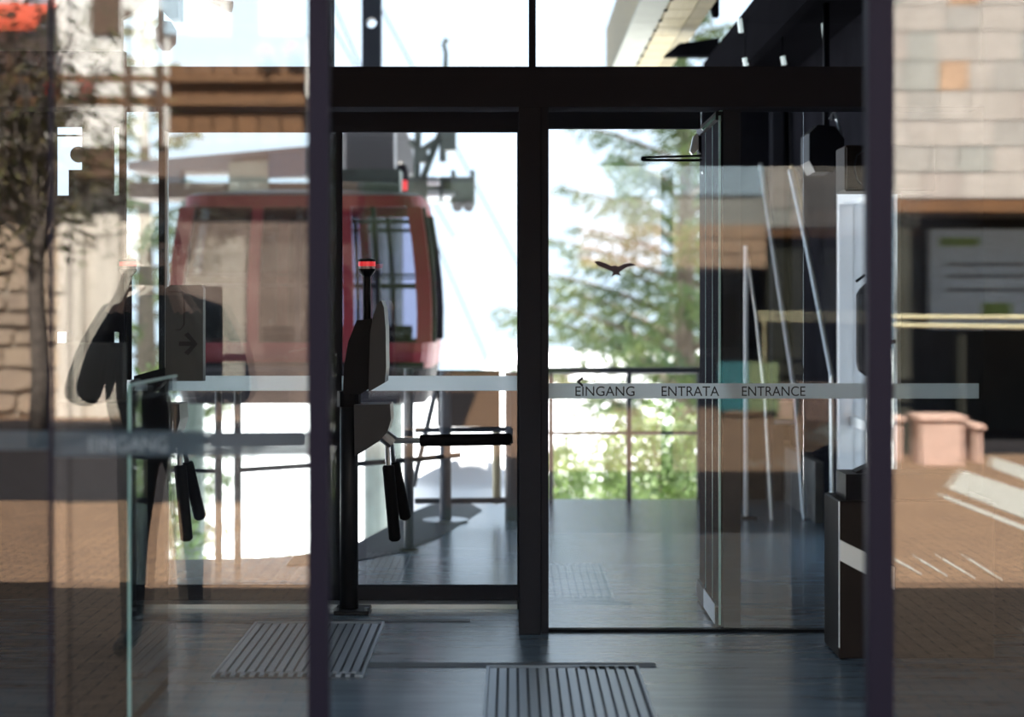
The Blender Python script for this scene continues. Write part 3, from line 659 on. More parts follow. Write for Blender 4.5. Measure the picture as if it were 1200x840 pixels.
def pillar(u, side, m, wd=.07, name='pillar', inset=0.0):           # upright on the front (-1) or back (+1) face at fraction u of the half width
    mb = MB(); ts = [.29, .45, .6, .75, .93]
    for t in ts:
        x = gx + u*(hw(t)-.06); y = gyc + side*(hd_(t)-.035-inset)
        for a, b in ((-wd, -.035), (wd, -.035), (wd, .035), (-wd, .035)): mb.v.append(Vector((x+a, y+b, zbm+H*t)))
    for i in range(len(ts)-1):
        for k in range(4): mb.face((i*4+k, i*4+(k+1) % 4, i*4+4+(k+1) % 4, i*4+4+k))
    mb.face((0, 1, 2, 3)); mb.face((19, 18, 17, 16)); mb.build(name, m, go)
for side in (-1, 1):
    for u, m, wd in ((-1, M['red'], .06), (.985, M['red'], .06), (.38, M['red'], .045), (-.38, M['red'], .045), (.30, M['gdark'], .02), (-.02, M['gdark'], .025), (.62, M['gdark'], .02)): pillar(u, side, m, wd, 'pillar' if m is M['red'] else 'window_bar')
    for u in (-1.045, 1.045): pillar(u, side, M['gdark'], .03, 'corner_trim', .13)
    for t, th in ((.56, .012), (.61, .008), (.86, .015)):
        y = gyc + side*(hd_(t)-.045)
        bx('window_rail', M['gdark'], go, gx - hw(t)+.1, gx + hw(t)-.1, y-.015, y+.015, zbm+H*t-th, zbm+H*t+th)
mb = shell([.29, .45, .6, .75, .93], th=.012)
for v in mb.v: v.x = gx + (v.x-gx)*.975; v.y = gyc + (v.y-gyc)*.965
mb.build('window_glass', M['gtint'], go)
bx('seat', M['gdark'], go, gx - gw*.75, gx + gw*.75, gyc + .45, gyc + .8, zbm + .1, zbm + .55)
bx('seat_back', M['gdark'], go, gx - gw*.75, gx + gw*.75, gyc + .74, gyc + .82, zbm + .55, zbm + .62)
mb = MB(); mb.tube([(gx+gw*.93, gyc-.99, zbm+H*.18), (gx-gw*.93, gyc-.99, zbm+H*.18)], .035, seg=8); mb.build('bumper', M['gdark'], go)
# hanger
hx0, hx1 = PX(425, gyc), PX(447, gyc); hc = (hx0+hx1)/2; zr = zbm + H*1.03
hz0 = PZ(200, gyc)
bx('suspension_housing', M['ggrey'], go, hx0 - .12, hx1 + .12, gyc - .2, gyc + .2, hz0, PZ(150, gyc))
bx('suspension_foot', M['ggreen'], go, PX(390, gyc), PX(470, gyc), gyc - .2, gyc + .2, zr - .06, hz0)
# hanger arm with a round hole
hb = PZ(150, gyc); hole = PZ(28, gyc); rr = .045; ht = 4.9
def armface(y, mbx):
    n = len(mbx.v); K = 16
    ring = [(hc + rr*math.cos(2*math.pi*k/K), hole + rr*math.sin(2*math.pi*k/K)) for k in range(K)]
    for a, b in ring: mbx.v.append(Vector((a, y, b)))
    S = (hx1-hx0)/2
    for k in range(K):
        an = 2*math.pi*k/K; c, s_ = math.cos(an), math.sin(an); m_ = max(abs(c), abs(s_))
        mbx.v.append(Vector((hc + S*c/m_, y, hole + S*s_/m_)))
    for k in range(K): mbx.face((n+k, n+(k+1) % K, n+K+(k+1) % K, n+K+k))
    return n
mb = MB(); n1 = armface(gyc - .07, mb); n2 = armface(gyc + .07, mb)
for k in range(16): mb.face((n1+k, n1+(k+1) % 16, n2+(k+1) % 16, n2+k)); mb.face((n1+16+k, n1+16+(k+1) % 16, n2+16+(k+1) % 16, n2+16+k))
S = (hx1-hx0)/2
mb.box(hx0, hx1, gyc-.07, gyc+.07, hb, hole - S); mb.box(hx0, hx1, gyc-.07, gyc+.07, hole + S, ht)
mb.build('hanger_arm', M['dsteel'], go)
bx('grip', M['dsteel'], go, hc - .3, hc + .3, gyc - .12, gyc + .12, ht, ht + .25)
tag(MB().tube([(-7, gyc, 5.2), (7, gyc, 5.2)], .025, seg=8).build('haul_rope', M['dsteel']), 'steel haul rope carrying the gondola cabin', 'cable')
# sheave / guide beam beside the cabin roof
dS = 16.6
sv = thing('sheave_assembly', 'grey-green sheave assembly with rollers behind the gondola roof', 'sheaves', (PX(500, dS), dS, -1.2))
bx('beam', M['ggreen'], sv, PX(392, dS), PX(540, dS), dS, dS + .3, PZ(236, dS), PZ(207, dS))
bx('end_block', M['ggreen'], sv, PX(529, dS), PX(556, dS), dS - .1, dS + .4, PZ(240, dS), PZ(208, dS))
for x in (531, 554): bx('end_lug', M['ggreen'], sv, PX(x-2, dS), PX(x+2, dS), dS - .1, dS + .4, PZ(208, dS), PZ(200, dS))
for x, y in ((508, 213), (508, 228), (526, 228), (420, 207), (446, 207)):
    mb = MB(); mb.tube([P(x-7, y, dS-.06), P(x+7, y, dS-.06)], .045, seg=10); mb.build('roller', M['alu'], sv)
for x in (536, 549):
    mb = MB(); mb.tube([P(x, 242, dS-.12), P(x, 242, dS+.3)], .05, seg=12); mb.build('wheel', M['ggrey'], sv)
mb = MB(); mb.lathe([(.06, 0), (.07, .1), (.07, .2), (.045, .27), (.01, .3)], (PX(470, dS-.2), dS-.2, PZ(219, dS-.2)-.06)); mb.build('cap', M['gdark'], sv)
mb = MB(); mb.lathe([(.05, 0), (.05, .09)], (PX(471, dS-.25), dS-.25, PZ(223, dS-.25))); mb.build('red_lamp', M['redlamp'], sv)
for a, b in (((488, 208), (490, 150)), ((496, 208), (518, 150)), ((492, 178), (532, 152)), ((519, 190), (519, 150)), ((505, 190), (480, 165))):
    mb = MB(); mb.tube([P(*a, dS+.1), P(*b, dS+.1)], .035, seg=6); mb.build('strut', M['ggreen'], sv)
bx('bracket', M['ggreen'], sv, PX(517, dS), PX(534, dS), dS, dS + .2, PZ(176, dS), PZ(152, dS))
bx('bracket', M['ggreen'], sv, PX(488, dS), PX(500, dS), dS, dS + .2, PZ(190, dS), PZ(172, dS))
mb = MB(); mb.tube([(PX(520, dS), dS + .2, -1.3), (PX(520, dS), dS + .2, PZ(236, dS))], .05, seg=8)
mb = MB(); mb.tube([P(520, 150, dS+.1), P(522.5, 62, dS+.1), P(520, 52, dS+.1), P(524, 46, dS+.1)], [.04, .022, .022, .03], seg=6); mb.build('strut', M['ggreen'], sv)
dD = 17.6; h_ = lambda a: [(PX(x, dD), PZ(y, dD)) for x, y in a]
hdv = thing('drive_hood', 'long grey machinery hood behind the gondola roof', 'machine hood', (PX(330, dD), dD, -6.5))
mb = MB(); mb.prism(h_([(150, 190), (362, 171), (396, 160), (408, 148), (474, 148), (482, 170), (487, 203), (268, 203), (268, 199), (150, 199)]), dD, dD + .8); mb.build('hood', M['ggrey'], hdv)
mb = MB(); mb.prism(h_([(150, 214), (487, 214), (487, 232), (150, 232)]), dD, dD + .8); mb.build('lower_beam', M['brownm'], hdv)
mb = MB(); mb.prism(h_([(269, 191), (315, 188), (315, 226), (269, 226)]), dD - .05, dD); mb.build('access_panel', M['zinc'], hdv)
mb = MB(); mb.prism(h_([(316, 180), (360, 176), (360, 207), (316, 209)]), dD - .1, dD); mb.build('equipment_box', M['gblue'], hdv)
mb = MB(); mb.prism(h_([(195, 199), (211, 199), (211, 214), (195, 214)]), dD, dD + .3); mb.build('strut', M['ggrey'], hdv)
for x in (215, 455):
    mb = MB(); mb.tube([(PX(x, dD), dD + .5, -6.5), (PX(x, dD), dD + .5, PZ(231, dD))], .12, seg=10); mb.build('support', M['ggreen'], hdv)
# the mast stands behind the cabin
mb = MB(); mb.tube([(PX(440, dS+.5), dS + .5, -6.5), (PX(440, dS+.5), dS + .5, PZ(215, dS+.5))], .12, seg=10); mb.build('mast', M['ggreen'], sv)
bx('mast_arm', M['ggreen'], sv, PX(440, dS+.5) - .1, PX(440, dS+.5) + .1, dS + .28, dS + .6, PZ(225, dS), PZ(210, dS))
for k, (a, b) in enumerate((((380, -20), (421, 75)), ((382, 18), (412, 70)), ((444, 5), (482, 76)))):
    tag(MB().tube([P(a[0] - (b[0]-a[0])*2, a[1] - (b[1]-a[1])*2, 22), P(b[0] + (b[0]-a[0])*4, b[1] + (b[1]-a[1])*4, 24)], .012, seg=5).build('overhead_wire', M['dsteel']), ('thin wire slanting past the hanger arm, upper left', 'short thin wire slanting by the left stile', 'thin wire slanting away right of the hanger arm')[k], 'wire', 'thin overhead wires')
# fitting hanging at the top of the left pane
ft = thing('hanging_clamp', 'dark jointed clamp hanging into the top of the left pane', 'clamp', P(258, 0, 10))
mb = MB(); mb.tube([P(240, -14, 10), P(252, 2, 10), P(262, 5, 10)], [.015, .03, .03], seg=8); mb.build('link', M['gdark'], ft)
mb = MB(); mb.tube([P(260, 6, 9.97), P(272, 8, 9.97)], .034, seg=10); mb.build('knob', M['dsteel'], ft)
mb = MB(); mb.tube([P(240, -14, 10), Vector((PX(240, 10), 10, 5.5))], .012, seg=6); mb.build('stem', M['gdark'], ft)
f2 = thing('floodlight', 'grey floodlight head at the top beside the pale cladding', 'lamp', P(197, 30, 9.6))
mb = MB(); mb.prism([(PX(188, 9.6), PZ(-8, 9.6)), (PX(209, 9.6), PZ(-8, 9.6)), (PX(209, 9.6), PZ(21, 9.6)), (PX(198, 9.6), PZ(21, 9.6)), (PX(186, 9.6), PZ(8, 9.6))], 9.6, 9.75); mb.build('housing', M['ggrey'], f2)
mb = MB(); mb.lathe([(.02, 0), (.055, .04), (.06, .11), (.03, .16)], (PX(191, 9.6), 9.68, PZ(57, 9.6))); mb.build('lamp_head', M['ggrey'], f2)
mb = MB(); mb.tube([P(188, -30, 9.68), P(189, 40, 9.68)], .016, seg=6); mb.tube([P(189, -30, 9.68), Vector((PX(189, 9.68), 9.68, 5.5))], .016, seg=6); mb.build('stem', M['ggreen'], f2)

# ---------------- vegetation
def conifer(label, x, y, z0, h, rad, nb, seed, droop=.18):
    rnd = random.Random(seed)
    r = thing('conifer', label, 'tree', (x, y, z0), group='conifers beyond the platform')
    mb = MB(); mb.tube([(x, y, z0), (x + .05, y, z0 + h*.5), (x, y, z0 + h)], [h*.022, h*.014, .02], seg=9); mb.build('trunk', M['bark'], r, smooth=True)
    fo = MB()
    for i in range(nb):
        t = .10 + .88*(i + rnd.random()*.6)/nb; bz = z0 + h*t
        L = rad*(1.05 - t)*(.75 + .5*rnd.random()); a = i*2.399 + rnd.uniform(-.3, .3)
        dx, dy = math.cos(a), math.sin(a)
        pts = []
        for s_ in range(6):
            u = s_/5; pts.append(Vector((x + dx*L*u, y + dy*L*u, bz + L*(.50*u - droop*u*u))))
        mb = MB(); mb.tube(pts, [.012 + L*.016*(1 - s_/5.2) for s_ in range(6)], seg=5); mb.build('branch', M['bark'], r)
        side = Vector((-dy, dx, 0)); ntw = int(9 + L*6)
        for k in range(ntw):
            u = .18 + .82*(k + rnd.random())/ntw; j = min(4, int(u*5)); f_ = u*5 - j
            b0 = pts[j].lerp(pts[j+1], f_); sg = 1 if k % 2 else -1
            tl = L*.34*(1.12 - u)*rnd.uniform(.6, 1.2) + .10
            tv = (Vector((dx, dy, 0))*.55 + side*sg*.8 + Vector((0, 0, rnd.uniform(-.75, .05)))).normalized()
            m_ = max(4, int(tl*20))
            for q_ in range(m_):
                p0 = b0 + tv*tl*(q_ + .5)/m_ + Vector((0, 0, -.12*tl*(q_/m_)**2))
                for e in range(2):
                    nv = (tv*.5 + Vector((rnd.uniform(-1, 1), rnd.uniform(-1, 1), rnd.uniform(-.9, .5)))).normalized()
                    wv = nv.cross(Vector((rnd.uniform(-1, 1), rnd.uniform(-1, 1), rnd.uniform(-1, 1)))).normalized()
                    ln = rnd.uniform(.09, .20); n = len(fo.v)
                    fo.v += [p0 - wv*.017, p0 + wv*.017, p0 + nv*ln + wv*.009, p0 + nv*ln - wv*.009]
                    fo.face((n, n+1, n+2, n+3))
    f = fo.build('foliage', M['needle'], r); f['kind'] = 'stuff'
    return r
conifer('large conifer with long drooping boughs behind the lettered glass panel', PX(800, 27), 27, -1.6, 8.6, 3.55, 66, 11)
conifer('conifer seen through the gap left of the gondola', PX(168, 30), 30, -6.3, 13.2, 3.0, 70, 5)
conifer('smaller conifer half hidden by the dark end wall', PX(838, 36), 36, -1.6, 7.2, 2.2, 40, 23)
def leafball(label, x, y, z0, rx, rz, n, seed, m, size, name='shrub', cat='shrub', grp='shrubs beyond the platform railing'):
    rnd = random.Random(seed); r = thing(name, label, cat, (x, y, z0), group=grp)
    fo = MB()
    for k in range(6):
        a = k*1.05 + rnd.random(); e = Vector((x + math.cos(a)*rx*.6, y + math.sin(a)*rx*.6, z0 + rz*1.5))
        mb = MB(); mb.tube([(x + .03*math.cos(a), y + .03*math.sin(a), z0 - .05), e], [.02, .005], seg=5); mb.build('stem', M['bark'], r)
    for k in range(n):
        v = Vector((rnd.gauss(0, 1), rnd.gauss(0, 1), rnd.gauss(0, 1))).normalized()*(rnd.random()**.4)
        bump = 1 + .25*math.sin(5*v.x + seed)*math.sin(4*v.z + 1)
        p0 = Vector((x + v.x*rx*bump, y + v.y*rx*bump, z0 + rz + v.z*rz*bump))
        nv = Vector((rnd.uniform(-1, 1), rnd.uniform(-1, 1), rnd.uniform(-.6, 1))).normalized(); wv = nv.orthogonal().normalized()
        L = size*rnd.uniform(.6, 1.3); i0 = len(fo.v)
        fo.v += [p0, p0 + nv*L*.5 + wv*L*.28, p0 + nv*L, p0 + nv*L*.5 - wv*L*.28]; fo.face((i0, i0+1, i0+2, i0+3))
    f = fo.build('foliage', m, r); f['kind'] = 'stuff'; return r
leafball('bright green shrub below the railing, by the end wall', PX(800, 17), 17, -1.25, .5, .95, 2600, 1, M['leaf'], .09)
leafball('bright green shrub below the railing, in the middle of the panel', PX(745, 19), 19, -1.25, .55, .85, 2600, 2, M['leaf'], .09)
leafball('low green shrub below the railing, next to the pillar', PX(662, 21), 21, -1.28, .6, .62, 2200, 9, M['leaf'], .09)
leafball('green shrub seen through the gap left of the arrow panel', PX(165, 17), 17, -4.6, .75, 2.5, 4200, 4, M['leaf'], .10)

# ================================================================== THE SQUARE (behind the camera, mirrored in the glass)
sq = MB(); sq.prism([(-40, -30), (40, -30), (40, 4.6), (-40, 4.6)], -0.25, 0.0, axis='z')
tag(sq.build('square_paving', M['pave']), 'warm paved square in front of the station', 'paving', kind='structure')
tag(MB().box(-40, -0.6, -13.2, -3.7, 0.0, 0.004).build('dark_strip', M['ground']), 'dark strip crossing the paved square', 'road', kind='structure')  # darker strip laid over the paving
def stripe(label, pix, grp='white markings on the square'):
    mb = MB(); mb.prism([RG(*p) for p in pix], 0.0, 0.004, axis='z'); tag(mb.build('road_marking', M['paint']), label, 'marking', grp)
stripe('broad pale painted slab on the paving', [(1130, 552), (1240, 588), (1236, 622), (1112, 573)])
stripe('second pale painted slab beyond the broad one', [(1165, 536), (1240, 560), (1240, 578), (1163, 548)])
stripe('long thin white line in front of the broad slab', [(1106, 580), (1240, 632), (1240, 638), (1106, 584)])
for k, (a, b) in enumerate((((1048, 655), (1080, 672)), ((1078, 655), (1110, 674)), ((1105, 654), (1143, 677)), ((1136, 654), (1175, 679)))):
    stripe(('leftmost', 'second from the left', 'third from the left', 'rightmost')[k] + ' of the four short white lines on the paving', [a, b, (b[0], b[1]+2.5), (a[0], a[1]+2.5)])

# pale stone building with dark arcade on the right
YB = -8.0
sb = thing('stone_building', 'pale stone-clad building with dark arcade across the square', 'building', (6, YB - .2, 0))
bx('backing', M['tile'][1], sb, 3.5, 12, YB - 3.4, YB, 2.55, 9.5)
rnd = random.Random(4)
z = 2.58; row = 0
while z < 6.4:
    h = rnd.choice((.26, .30, .22)); x = 3.52
    while x < 7.2:
        wdt = rnd.uniform(.24, .5)
        m = M['tileo'] if rnd.random() < .03 else rnd.choice(M['tile'])
        bx('stone', m, sb, x + .006, x + wdt - .006, YB - .01, YB + .02 + rnd.random()*.02, z + .006, z + h - .006)
        x += wdt
    z += h
bx('eave', M['timber'], sb, 3.52, 12, YB - .2, YB + .10, 2.44, 2.56)
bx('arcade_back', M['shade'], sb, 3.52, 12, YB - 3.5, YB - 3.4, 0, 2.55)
bx('arcade_floor', M['ground'], sb, 3.52, 12, YB - 3.4, YB - .0, 0.0, 0.006)
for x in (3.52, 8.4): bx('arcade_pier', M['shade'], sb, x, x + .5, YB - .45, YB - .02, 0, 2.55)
# block with ochre stone further left
ob = thing('ochre_building', 'ochre stone block with blue window band across the square', 'building', (2.4, YB, 0))
bx('core', M['tile'][3], ob, .9, 3.49, YB - 3, YB - .005, 2.0, 9.5)
z = 2.02
while z < 2.6:
    x = .95
    while x < 3.5:
        wdt = min(rnd.uniform(.25, .45), 3.5 - x)
        bx('stone', M['tileo'], ob, x + .006, x + wdt - .006, YB - .01, YB + .03, z + .006, z + .19); x += wdt
    z += .2
bx('window_band', M['skyblue'], ob, .95, 3.45, YB - .01, YB + .03, 3.02, 3.7)
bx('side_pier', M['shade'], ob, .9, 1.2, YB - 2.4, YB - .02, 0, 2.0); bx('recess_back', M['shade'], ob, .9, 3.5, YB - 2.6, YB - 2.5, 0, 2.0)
nb_ = thing('notice_board', 'notice board with painted sky sheen and green print under the stone arcade', 'notice board', (5.3, YB - .9, 0))
dN = 2*GLASS_Y - (YB - .9)
yy = YB - .9
bx('panel', M['skyblue'], nb_, PX(1091, dN), PX(1260, dN), yy - .04, yy, PZ(386, dN), PZ(268, dN))
for a, b, c, d in ((1103, 1150, 278, 288), (1153, 1188, 355, 370)): bx('green_patch', M['greenprint'], nb_, PX(a, dN), PX(b, dN), yy, yy + .004, PZ(d, dN), PZ(c, dN))
for y in (308, 322, 338): bx('print_line', M['ink'], nb_, PX(1110, dN), PX(1235, dN), yy, yy + .004, PZ(y + 3, dN), PZ(y, dN))
for x in (1130, 1225):
    mb = MB(); mb.tube([(PX(x, dN), yy - .02, 0), (PX(x, dN), yy - .02, PZ(386, dN))], .03, seg=8); mb.build('leg', M['shade'], nb_)
dH = 2*GLASS_Y - (YB + .5)
railing('arcade_handrail', 'pale yellow double handrail in front of the stone arcade', [(x, YB + .5, 0, PZ(371, dH), .02) for x in (3.4, 6.8, 9.5)],
        [((3.3, YB + .5, PZ(371, dH)), (9.6, YB + .5, PZ(373, dH)), .018), ((3.3, YB + .62, PZ(380, dH)), (9.6, YB + .62, PZ(391, dH)), .018)], M['yellowrail'])
for k, (a, b, ytop, ybot) in enumerate(((1030, 1062, 488, 540), (1078, 1135, 487, 546), (1141, 1156, 497, 543))):
    X0, Y0 = RG(a, ybot); X1, _ = RG(b, ybot); d = 2*GLASS_Y - Y0
    r = thing('granite_block', ('pink granite block nearest the right door stile', 'widest pink granite block in front of the arcade', 'narrow pink granite block beside the widest one')[k], 'block', ((X0+X1)/2, Y0, 0), group='granite blocks on the square')
    zt_ = PZ(ytop, d)
    bx('shaft', M['pinkstone'], r, X0 + .03, X1 - .03, Y0 - .4, Y0, 0, zt_ - .06)
    bx('cap', M['pinkstone'], r, X0, X1, Y0 - .43, Y0 + .03, zt_ - .06, zt_, bev=.01)
# colour stand seen in the inner glass
ks = thing('poster_stand', 'cyan and lime poster stand on the square', 'stand', (3.0, -7.2, 0))
bx('panel', M['cyan'], ks, 2.75, 3.15, -7.25, -7.2, .1, .75); bx('panel', M['lime'], ks, 3.15, 3.55, -7.25, -7.2, .1, .75)
for x in (2.8, 3.5): bx('leg', M['shade'], ks, x, x + .04, -7.28, -7.24, 0, .75)

# rubble wall, columns and timber chalet on the left
YC = -14.0
ch = thing('chalet', 'chalet front with rubble base, pale columns and timber balcony', 'building', (-5, YC, 0))
bx('base_wall', M['mortar'], ch, -12, -2.72, YC - .6, YC, 0, 3.3)
rnd = random.Random(12)
def rubble(x0, x1, z0, z1, n):
    gw_ = (x1-x0)/n; z = z0; rows = []
    ys = [z0]
    while ys[-1] < z1 - .15: ys.append(min(z1, ys[-1] + rnd.uniform(.22, .36)))
    for j in range(len(ys)-1):
        xs = [x0 - rnd.random()*.3]
        while xs[-1] < x1: xs.append(xs[-1] + rnd.uniform(.25, .55))
        for i in range(len(xs)-1):
            a, b, c, d = xs[i], xs[i+1], ys[j], ys[j+1]; e = .02
            jt = lambda: rnd.uniform(-.045, .045)
            pts = [(a+e+jt(), c+e+abs(jt())), ((a+b)/2, c+e+jt()*.6), (b-e+jt(), c+e+abs(jt())), (b-e+jt()*.5, (c+d)/2), (b-e+jt(), d-e-abs(jt())), ((a+b)/2+jt(), d-e+jt()*.6), (a+e+jt(), d-e-abs(jt())), (a+e, (c+d)/2)]
            mb = MB(); mb.prism(pts, YC - .01, YC + .03 + rnd.random()*.05); mb.build('stone', M['rubble'], ch)
rubble(-8.0, -6.15, 0.05, 3.2, 5)
for x in (-6.1, -5.62, -5.15): bx('column', M['column'], ch, x, x + .34, YC - .02, YC + .12, 0, 3.2)
bx('base_infill', M['column'], ch, -6.15, -4.8, YC, YC + .04, 0, 3.2)
bx('base_infill', M['redwall'], ch, -4.8, -2.72, YC, YC + .04, 0, 3.2)
bx('upper_wall', M['plaster'], ch, -12, -2.72, YC - .6, YC - .3, 3.3, 8.5)
bx('floor_beam', M['timberd'], ch, -12, -2.72, YC - .5, YC + .5, 3.2, 3.6)
for z0, z1 in ((4.14, 4.26), (4.45, 4.54)): bx('balcony_rail', M['timber'], ch, -12, -2.72, YC + .45, YC + .55, z0, z1)
for x in (-8.4, -6.7, -5.12, -4.7): bx('balcony_post', M['timberd'], ch, x, x + .1, YC + .44, YC + .56, 3.6, 5.4)
bx('gable_panel', M['timberd'], ch, -4.55, -2.74, YC + .30, YC + .36, 3.6, 5.1)
for k in range(6): bx('balcony_board', M['timber'], ch, -4.55 + k*.3, -4.55 + k*.3 + .28, YC + .40, YC + .44, 3.62, 4.8)
for k in range(9): bx('window_shutter' if k % 2 else 'window_pane', M['timberd'] if k % 2 else M['skyblue'], ch, -10.5 + k*.95, -10.5 + k*.95 + .4, YC - .3, YC - .26, 5.2, 6.4)
bx('gutter', M['timber'], ch, -12, -2.72, YC - .3, YC + .3, 8.4, 8.6)
for k, (x, z) in enumerate(((-3.25, 4.78), (-2.9, 4.82), (-6.1, 4.28), (-5.6, 4.28))):
    leafball(('red geraniums on the timber balcony, innermost box', 'red geraniums on the timber balcony, box by the door stile', 'red geraniums hanging behind the street tree, outer box', 'red geraniums hanging behind the street tree, inner box')[k], x, YC + .62, z - .08, .13, .12, 220, 30 + k, M['flower'], .06, 'geranium', 'flowers', 'geraniums on the chalet balcony')
aw = thing('awning', 'bright red awning on the chalet front above the street tree', 'awning', (-7, YC, 5.1))
mb = MB(); mb.prism([(YC - .3, 5.65), (YC + .7, 5.25), (YC + .7, 5.13), (YC + .67, 5.13), (YC + .67, 5.22), (YC - .3, 5.61)], -8.5, -6.25, axis='x'); mb.build('cloth', M['awning'], aw)
for x in (-8.4, -6.35):
    mb = MB(); mb.tube([(x, YC - .3, 5.3), (x, YC + .65, 5.2)], .02, seg=6); mb.build('arm', M['white'], aw)

# added dark hillside to keep bright sky out of the door reflections
hl = MB(); nx_, ny_ = 60, 10; rh = random.Random(8)
for j in range(ny_ + 1):
    for i in range(nx_ + 1):
        u = j/ny_; hl.v.append(Vector((-40 + 80*i/nx_, -21 - 22*u + rh.uniform(-.4, .4), 16*u**.8 + (rh.uniform(-.5, .8) if j else -.3))))
for j in range(ny_):
    for i in range(nx_): a = j*(nx_+1)+i; hl.face((a, a+1, a+nx_+2, a+nx_+1))
tag(hl.build('backdrop_hill', M['hill']), 'dark hillside added to block mirrored sky behind the buildings', 'hill', kind='structure')
# street tree
def street_tree(x, y, seed):
    rnd = random.Random(seed)
    r = thing('street_tree', 'slim street tree with narrow leaves in front of the rubble wall', 'tree', (x, y, 0))
    mb = MB(); mb.tube([(x, y, 0), (x + .02, y, .8), (x - .04, y, 1.7), (x - .02, y, 2.4), (x + .03, y, 3.7)], [.12, .10, .09, .075, .04], seg=10); mb.build('trunk', M['tbark'], r, smooth=True)
    fo = MB()
    for k in range(34):
        a = k*2.4 + rnd.random()*.5; t = rnd.random(); z0 = 1.9 + 1.5*t
        L = rnd.uniform(.9, 1.9); up = rnd.uniform(.5, 2.6)
        dv = Vector((math.cos(a), math.sin(a)*.45, up)).normalized()
        p0 = Vector((x - .02, y, z0)); pts = [p0 + dv*L*u + Vector((0, 0, -.1*L*u*u)) for u in (0, .35, .7, 1)]
        mb = MB(); mb.tube(pts, [.045, .03, .018, .006], seg=6); mb.build('branch', M['tbark'], r)
        for s_ in range(72):
            u = .2 + .8*rnd.random(); j = min(2, int(u*3)); b0 = pts[j].lerp(pts[j+1], u*3 - j) + Vector((rnd.gauss(0, .42), rnd.gauss(0, .35), rnd.gauss(0, .4)))
            nv = Vector((rnd.uniform(-1, 1), rnd.uniform(-1, 1), rnd.uniform(-.8, 1))).normalized(); wv = nv.orthogonal().normalized(); l = rnd.uniform(.08, .17); i0 = len(fo.v)
            fo.v += [b0, b0 + nv*l*.5 + wv*l*.16, b0 + nv*l, b0 + nv*l*.5 - wv*l*.16]; fo.face((i0, i0+1, i0+2, i0+3))
    f = fo.build('foliage', M['tleaf'], r); f['kind'] = 'stuff'
dt = 18.4
street_tree(PX(40, dt), 2*GLASS_Y - dt, 21)

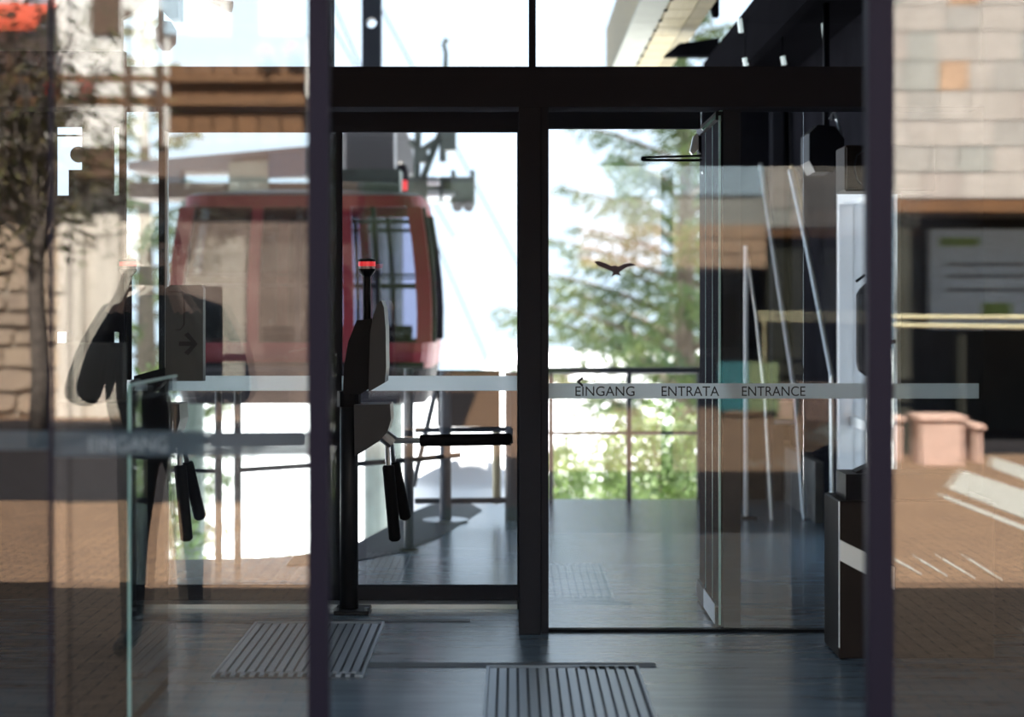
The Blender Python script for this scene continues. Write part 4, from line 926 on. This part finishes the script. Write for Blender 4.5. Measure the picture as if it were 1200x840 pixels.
# ---------------- person mirrored in the left pane
def person(x, y):
    verts = []; edges = []; rad = []
    def V(px_, py_, pz_, ra, rb=None, link=None):
        verts.append((px_, py_, pz_)); rad.append((ra, rb or ra))
        i = len(verts) - 1
        if link is not None: edges.append((link, i))
        return i
    pel = V(0, 0, .98, .25, .20); wst = V(0, 0, 1.12, .27, .21, pel); chs = V(0, .0, 1.30, .27, .20, wst); up = V(0, 0, 1.43, .18, .14, chs)
    nk = V(0, .01, 1.56, .062, .062, up); h0 = V(0, .03, 1.64, .075, .085, nk); h1 = V(0, .03, 1.73, .080, .098, h0); h2 = V(0, .02, 1.80, .062, .075, h1)
    for s_ in (-1, 1):
        sh = V(s_*.21, 0, 1.43, .095, .095, up); mid = V(s_*.29, .04, 1.27, .088, .088, sh); el = V(s_*.33, .10, 1.10, .085, .085, mid)
        fa = V(s_*.25, .25, 1.28, .060, .060, el); wr_ = V(s_*.13, .30, 1.50, .034, .034, fa); pm = V(s_*.10, .30, 1.58, .036, .022, wr_)
        hp = V(s_*.10, 0, .90, .105, .11, pel); kn = V(s_*.12, .02, .50, .068, .07, hp); an = V(s_*.13, 0, .10, .046, .05, kn); ht_ = V(s_*.14, .02, .05, .045, .045, an); toe = V(s_*.16, .16, .04, .042, .032, ht_)
        for f in range(4):
            b0 = V(s_*(.085 + .0*f), .30 + .012, 1.60 + .019*f - .01, .0095, .0095, pm); b1 = V(s_*.055, .325, 1.605 + .019*f - .01, .009, .009, b0); V(s_*.035, .31, 1.605 + .019*f - .01, .008, .008, b1)
        t0 = V(s_*.085, .285, 1.565, .011, .011, pm); V(s_*.055, .275, 1.58, .009, .009, t0)
    me = bpy.data.meshes.new('body'); me.from_pydata(verts, edges, [])
    r = thing('person', 'person in dark jacket raising a phone, mirrored in the left pane', 'person', (x, y, 0))
    o = bpy.data.objects.new('body', me); COL.objects.link(o)
    o.modifiers.new('skin', 'SKIN')
    sk = me.skin_vertices[0].data
    for i, (a, b) in enumerate(rad): sk[i].radius = (a, b); sk[i].use_root = (i == 0)
    ss = o.modifiers.new('sub', 'SUBSURF'); ss.levels = 2; ss.render_levels = 2
    bpy.context.view_layer.update()
    nm = bpy.data.meshes.new_from_object(o.evaluated_get(bpy.context.evaluated_depsgraph_get()))
    bpy.data.objects.remove(o, do_unlink=True)
    for m in ('jacket', 'trousers', 'skin', 'shoe'): nm.materials.append(M[m])
    for p in nm.polygons:
        c = p.center; p.use_smooth = True
        if c.z > 1.545 or (c.y > .25 and c.z > 1.47): p.material_index = 2
        elif c.z > .90: p.material_index = 0
        elif c.z > .09: p.material_index = 1
        else: p.material_index = 3
    b = bpy.data.objects.new('body', nm); COL.objects.link(b); b.parent = r
    off = Vector((x, y, 0))
    # hair cap, brow and nose, ears
    hb_ = MB(); seg = 18
    prof = [(.088, 1.72), (.094, 1.76), (.088, 1.81), (.065, 1.85), (.03, 1.868)]
    for rr_, zz in prof:
        for k in range(seg):
            a = 2*math.pi*k/seg; hb_.v.append(off + Vector((rr_*math.cos(a)*.93, .018 + rr_*1.12*math.sin(a) - (.02 if zz < 1.74 else 0), zz + (.05 if math.sin(a) > .3 and zz < 1.77 else 0))))
    for i in range(len(prof)-1):
        for k in range(seg): hb_.face((i*seg+k, i*seg+(k+1) % seg, (i+1)*seg+(k+1) % seg, (i+1)*seg+k))
    hb_.face([(len(prof)-1)*seg+k for k in range(seg)])
    hb_.build('hair', M['hair'], r, smooth=True)
    fc = MB(); fc.tube([off + Vector((0, .115, 1.735)), off + Vector((0, .142, 1.69)), off + Vector((0, .115, 1.68))], [.008, .014, .012], seg=8); fc.build('nose', M['skin'], r, smooth=True)
    for s_ in (-1, 1):
        e = MB(); e.tube([off + Vector((s_*.03, .108, 1.735)), off + Vector((s_*.03, .122, 1.735))], .010, seg=8); e.build('eye', M['hair'], r)
        e = MB(); e.tube([off + Vector((s_*.080, .02, 1.68)), off + Vector((s_*.092, .015, 1.71)), off + Vector((s_*.086, .015, 1.745))], [.010, .014, .010], seg=6); e.build('ear', M['skin'], r, smooth=True)
    e = MB(); e.tube([off + Vector((-.025, .112, 1.645)), off + Vector((0, .118, 1.643)), off + Vector((.025, .112, 1.645))], .007, seg=6); e.build('mouth', mat('lips', (.36, .14, .12)), r)
    ph_ = thing('mobile_phone', 'mobile phone held up by the person in the dark jacket', 'phone', (x, y + .335, 1.59))
    bx('body', M['black'], ph_, x - .075, x + .075, y + .325, y + .335, 1.585, 1.665, bev=.003)
    bx('screen', M['ink'], ph_, x - .066, x + .066, y + .323, y + .325, 1.592, 1.658)
    return r
pr = person(PX(190, 7.6), 2*GLASS_Y - 7.6)
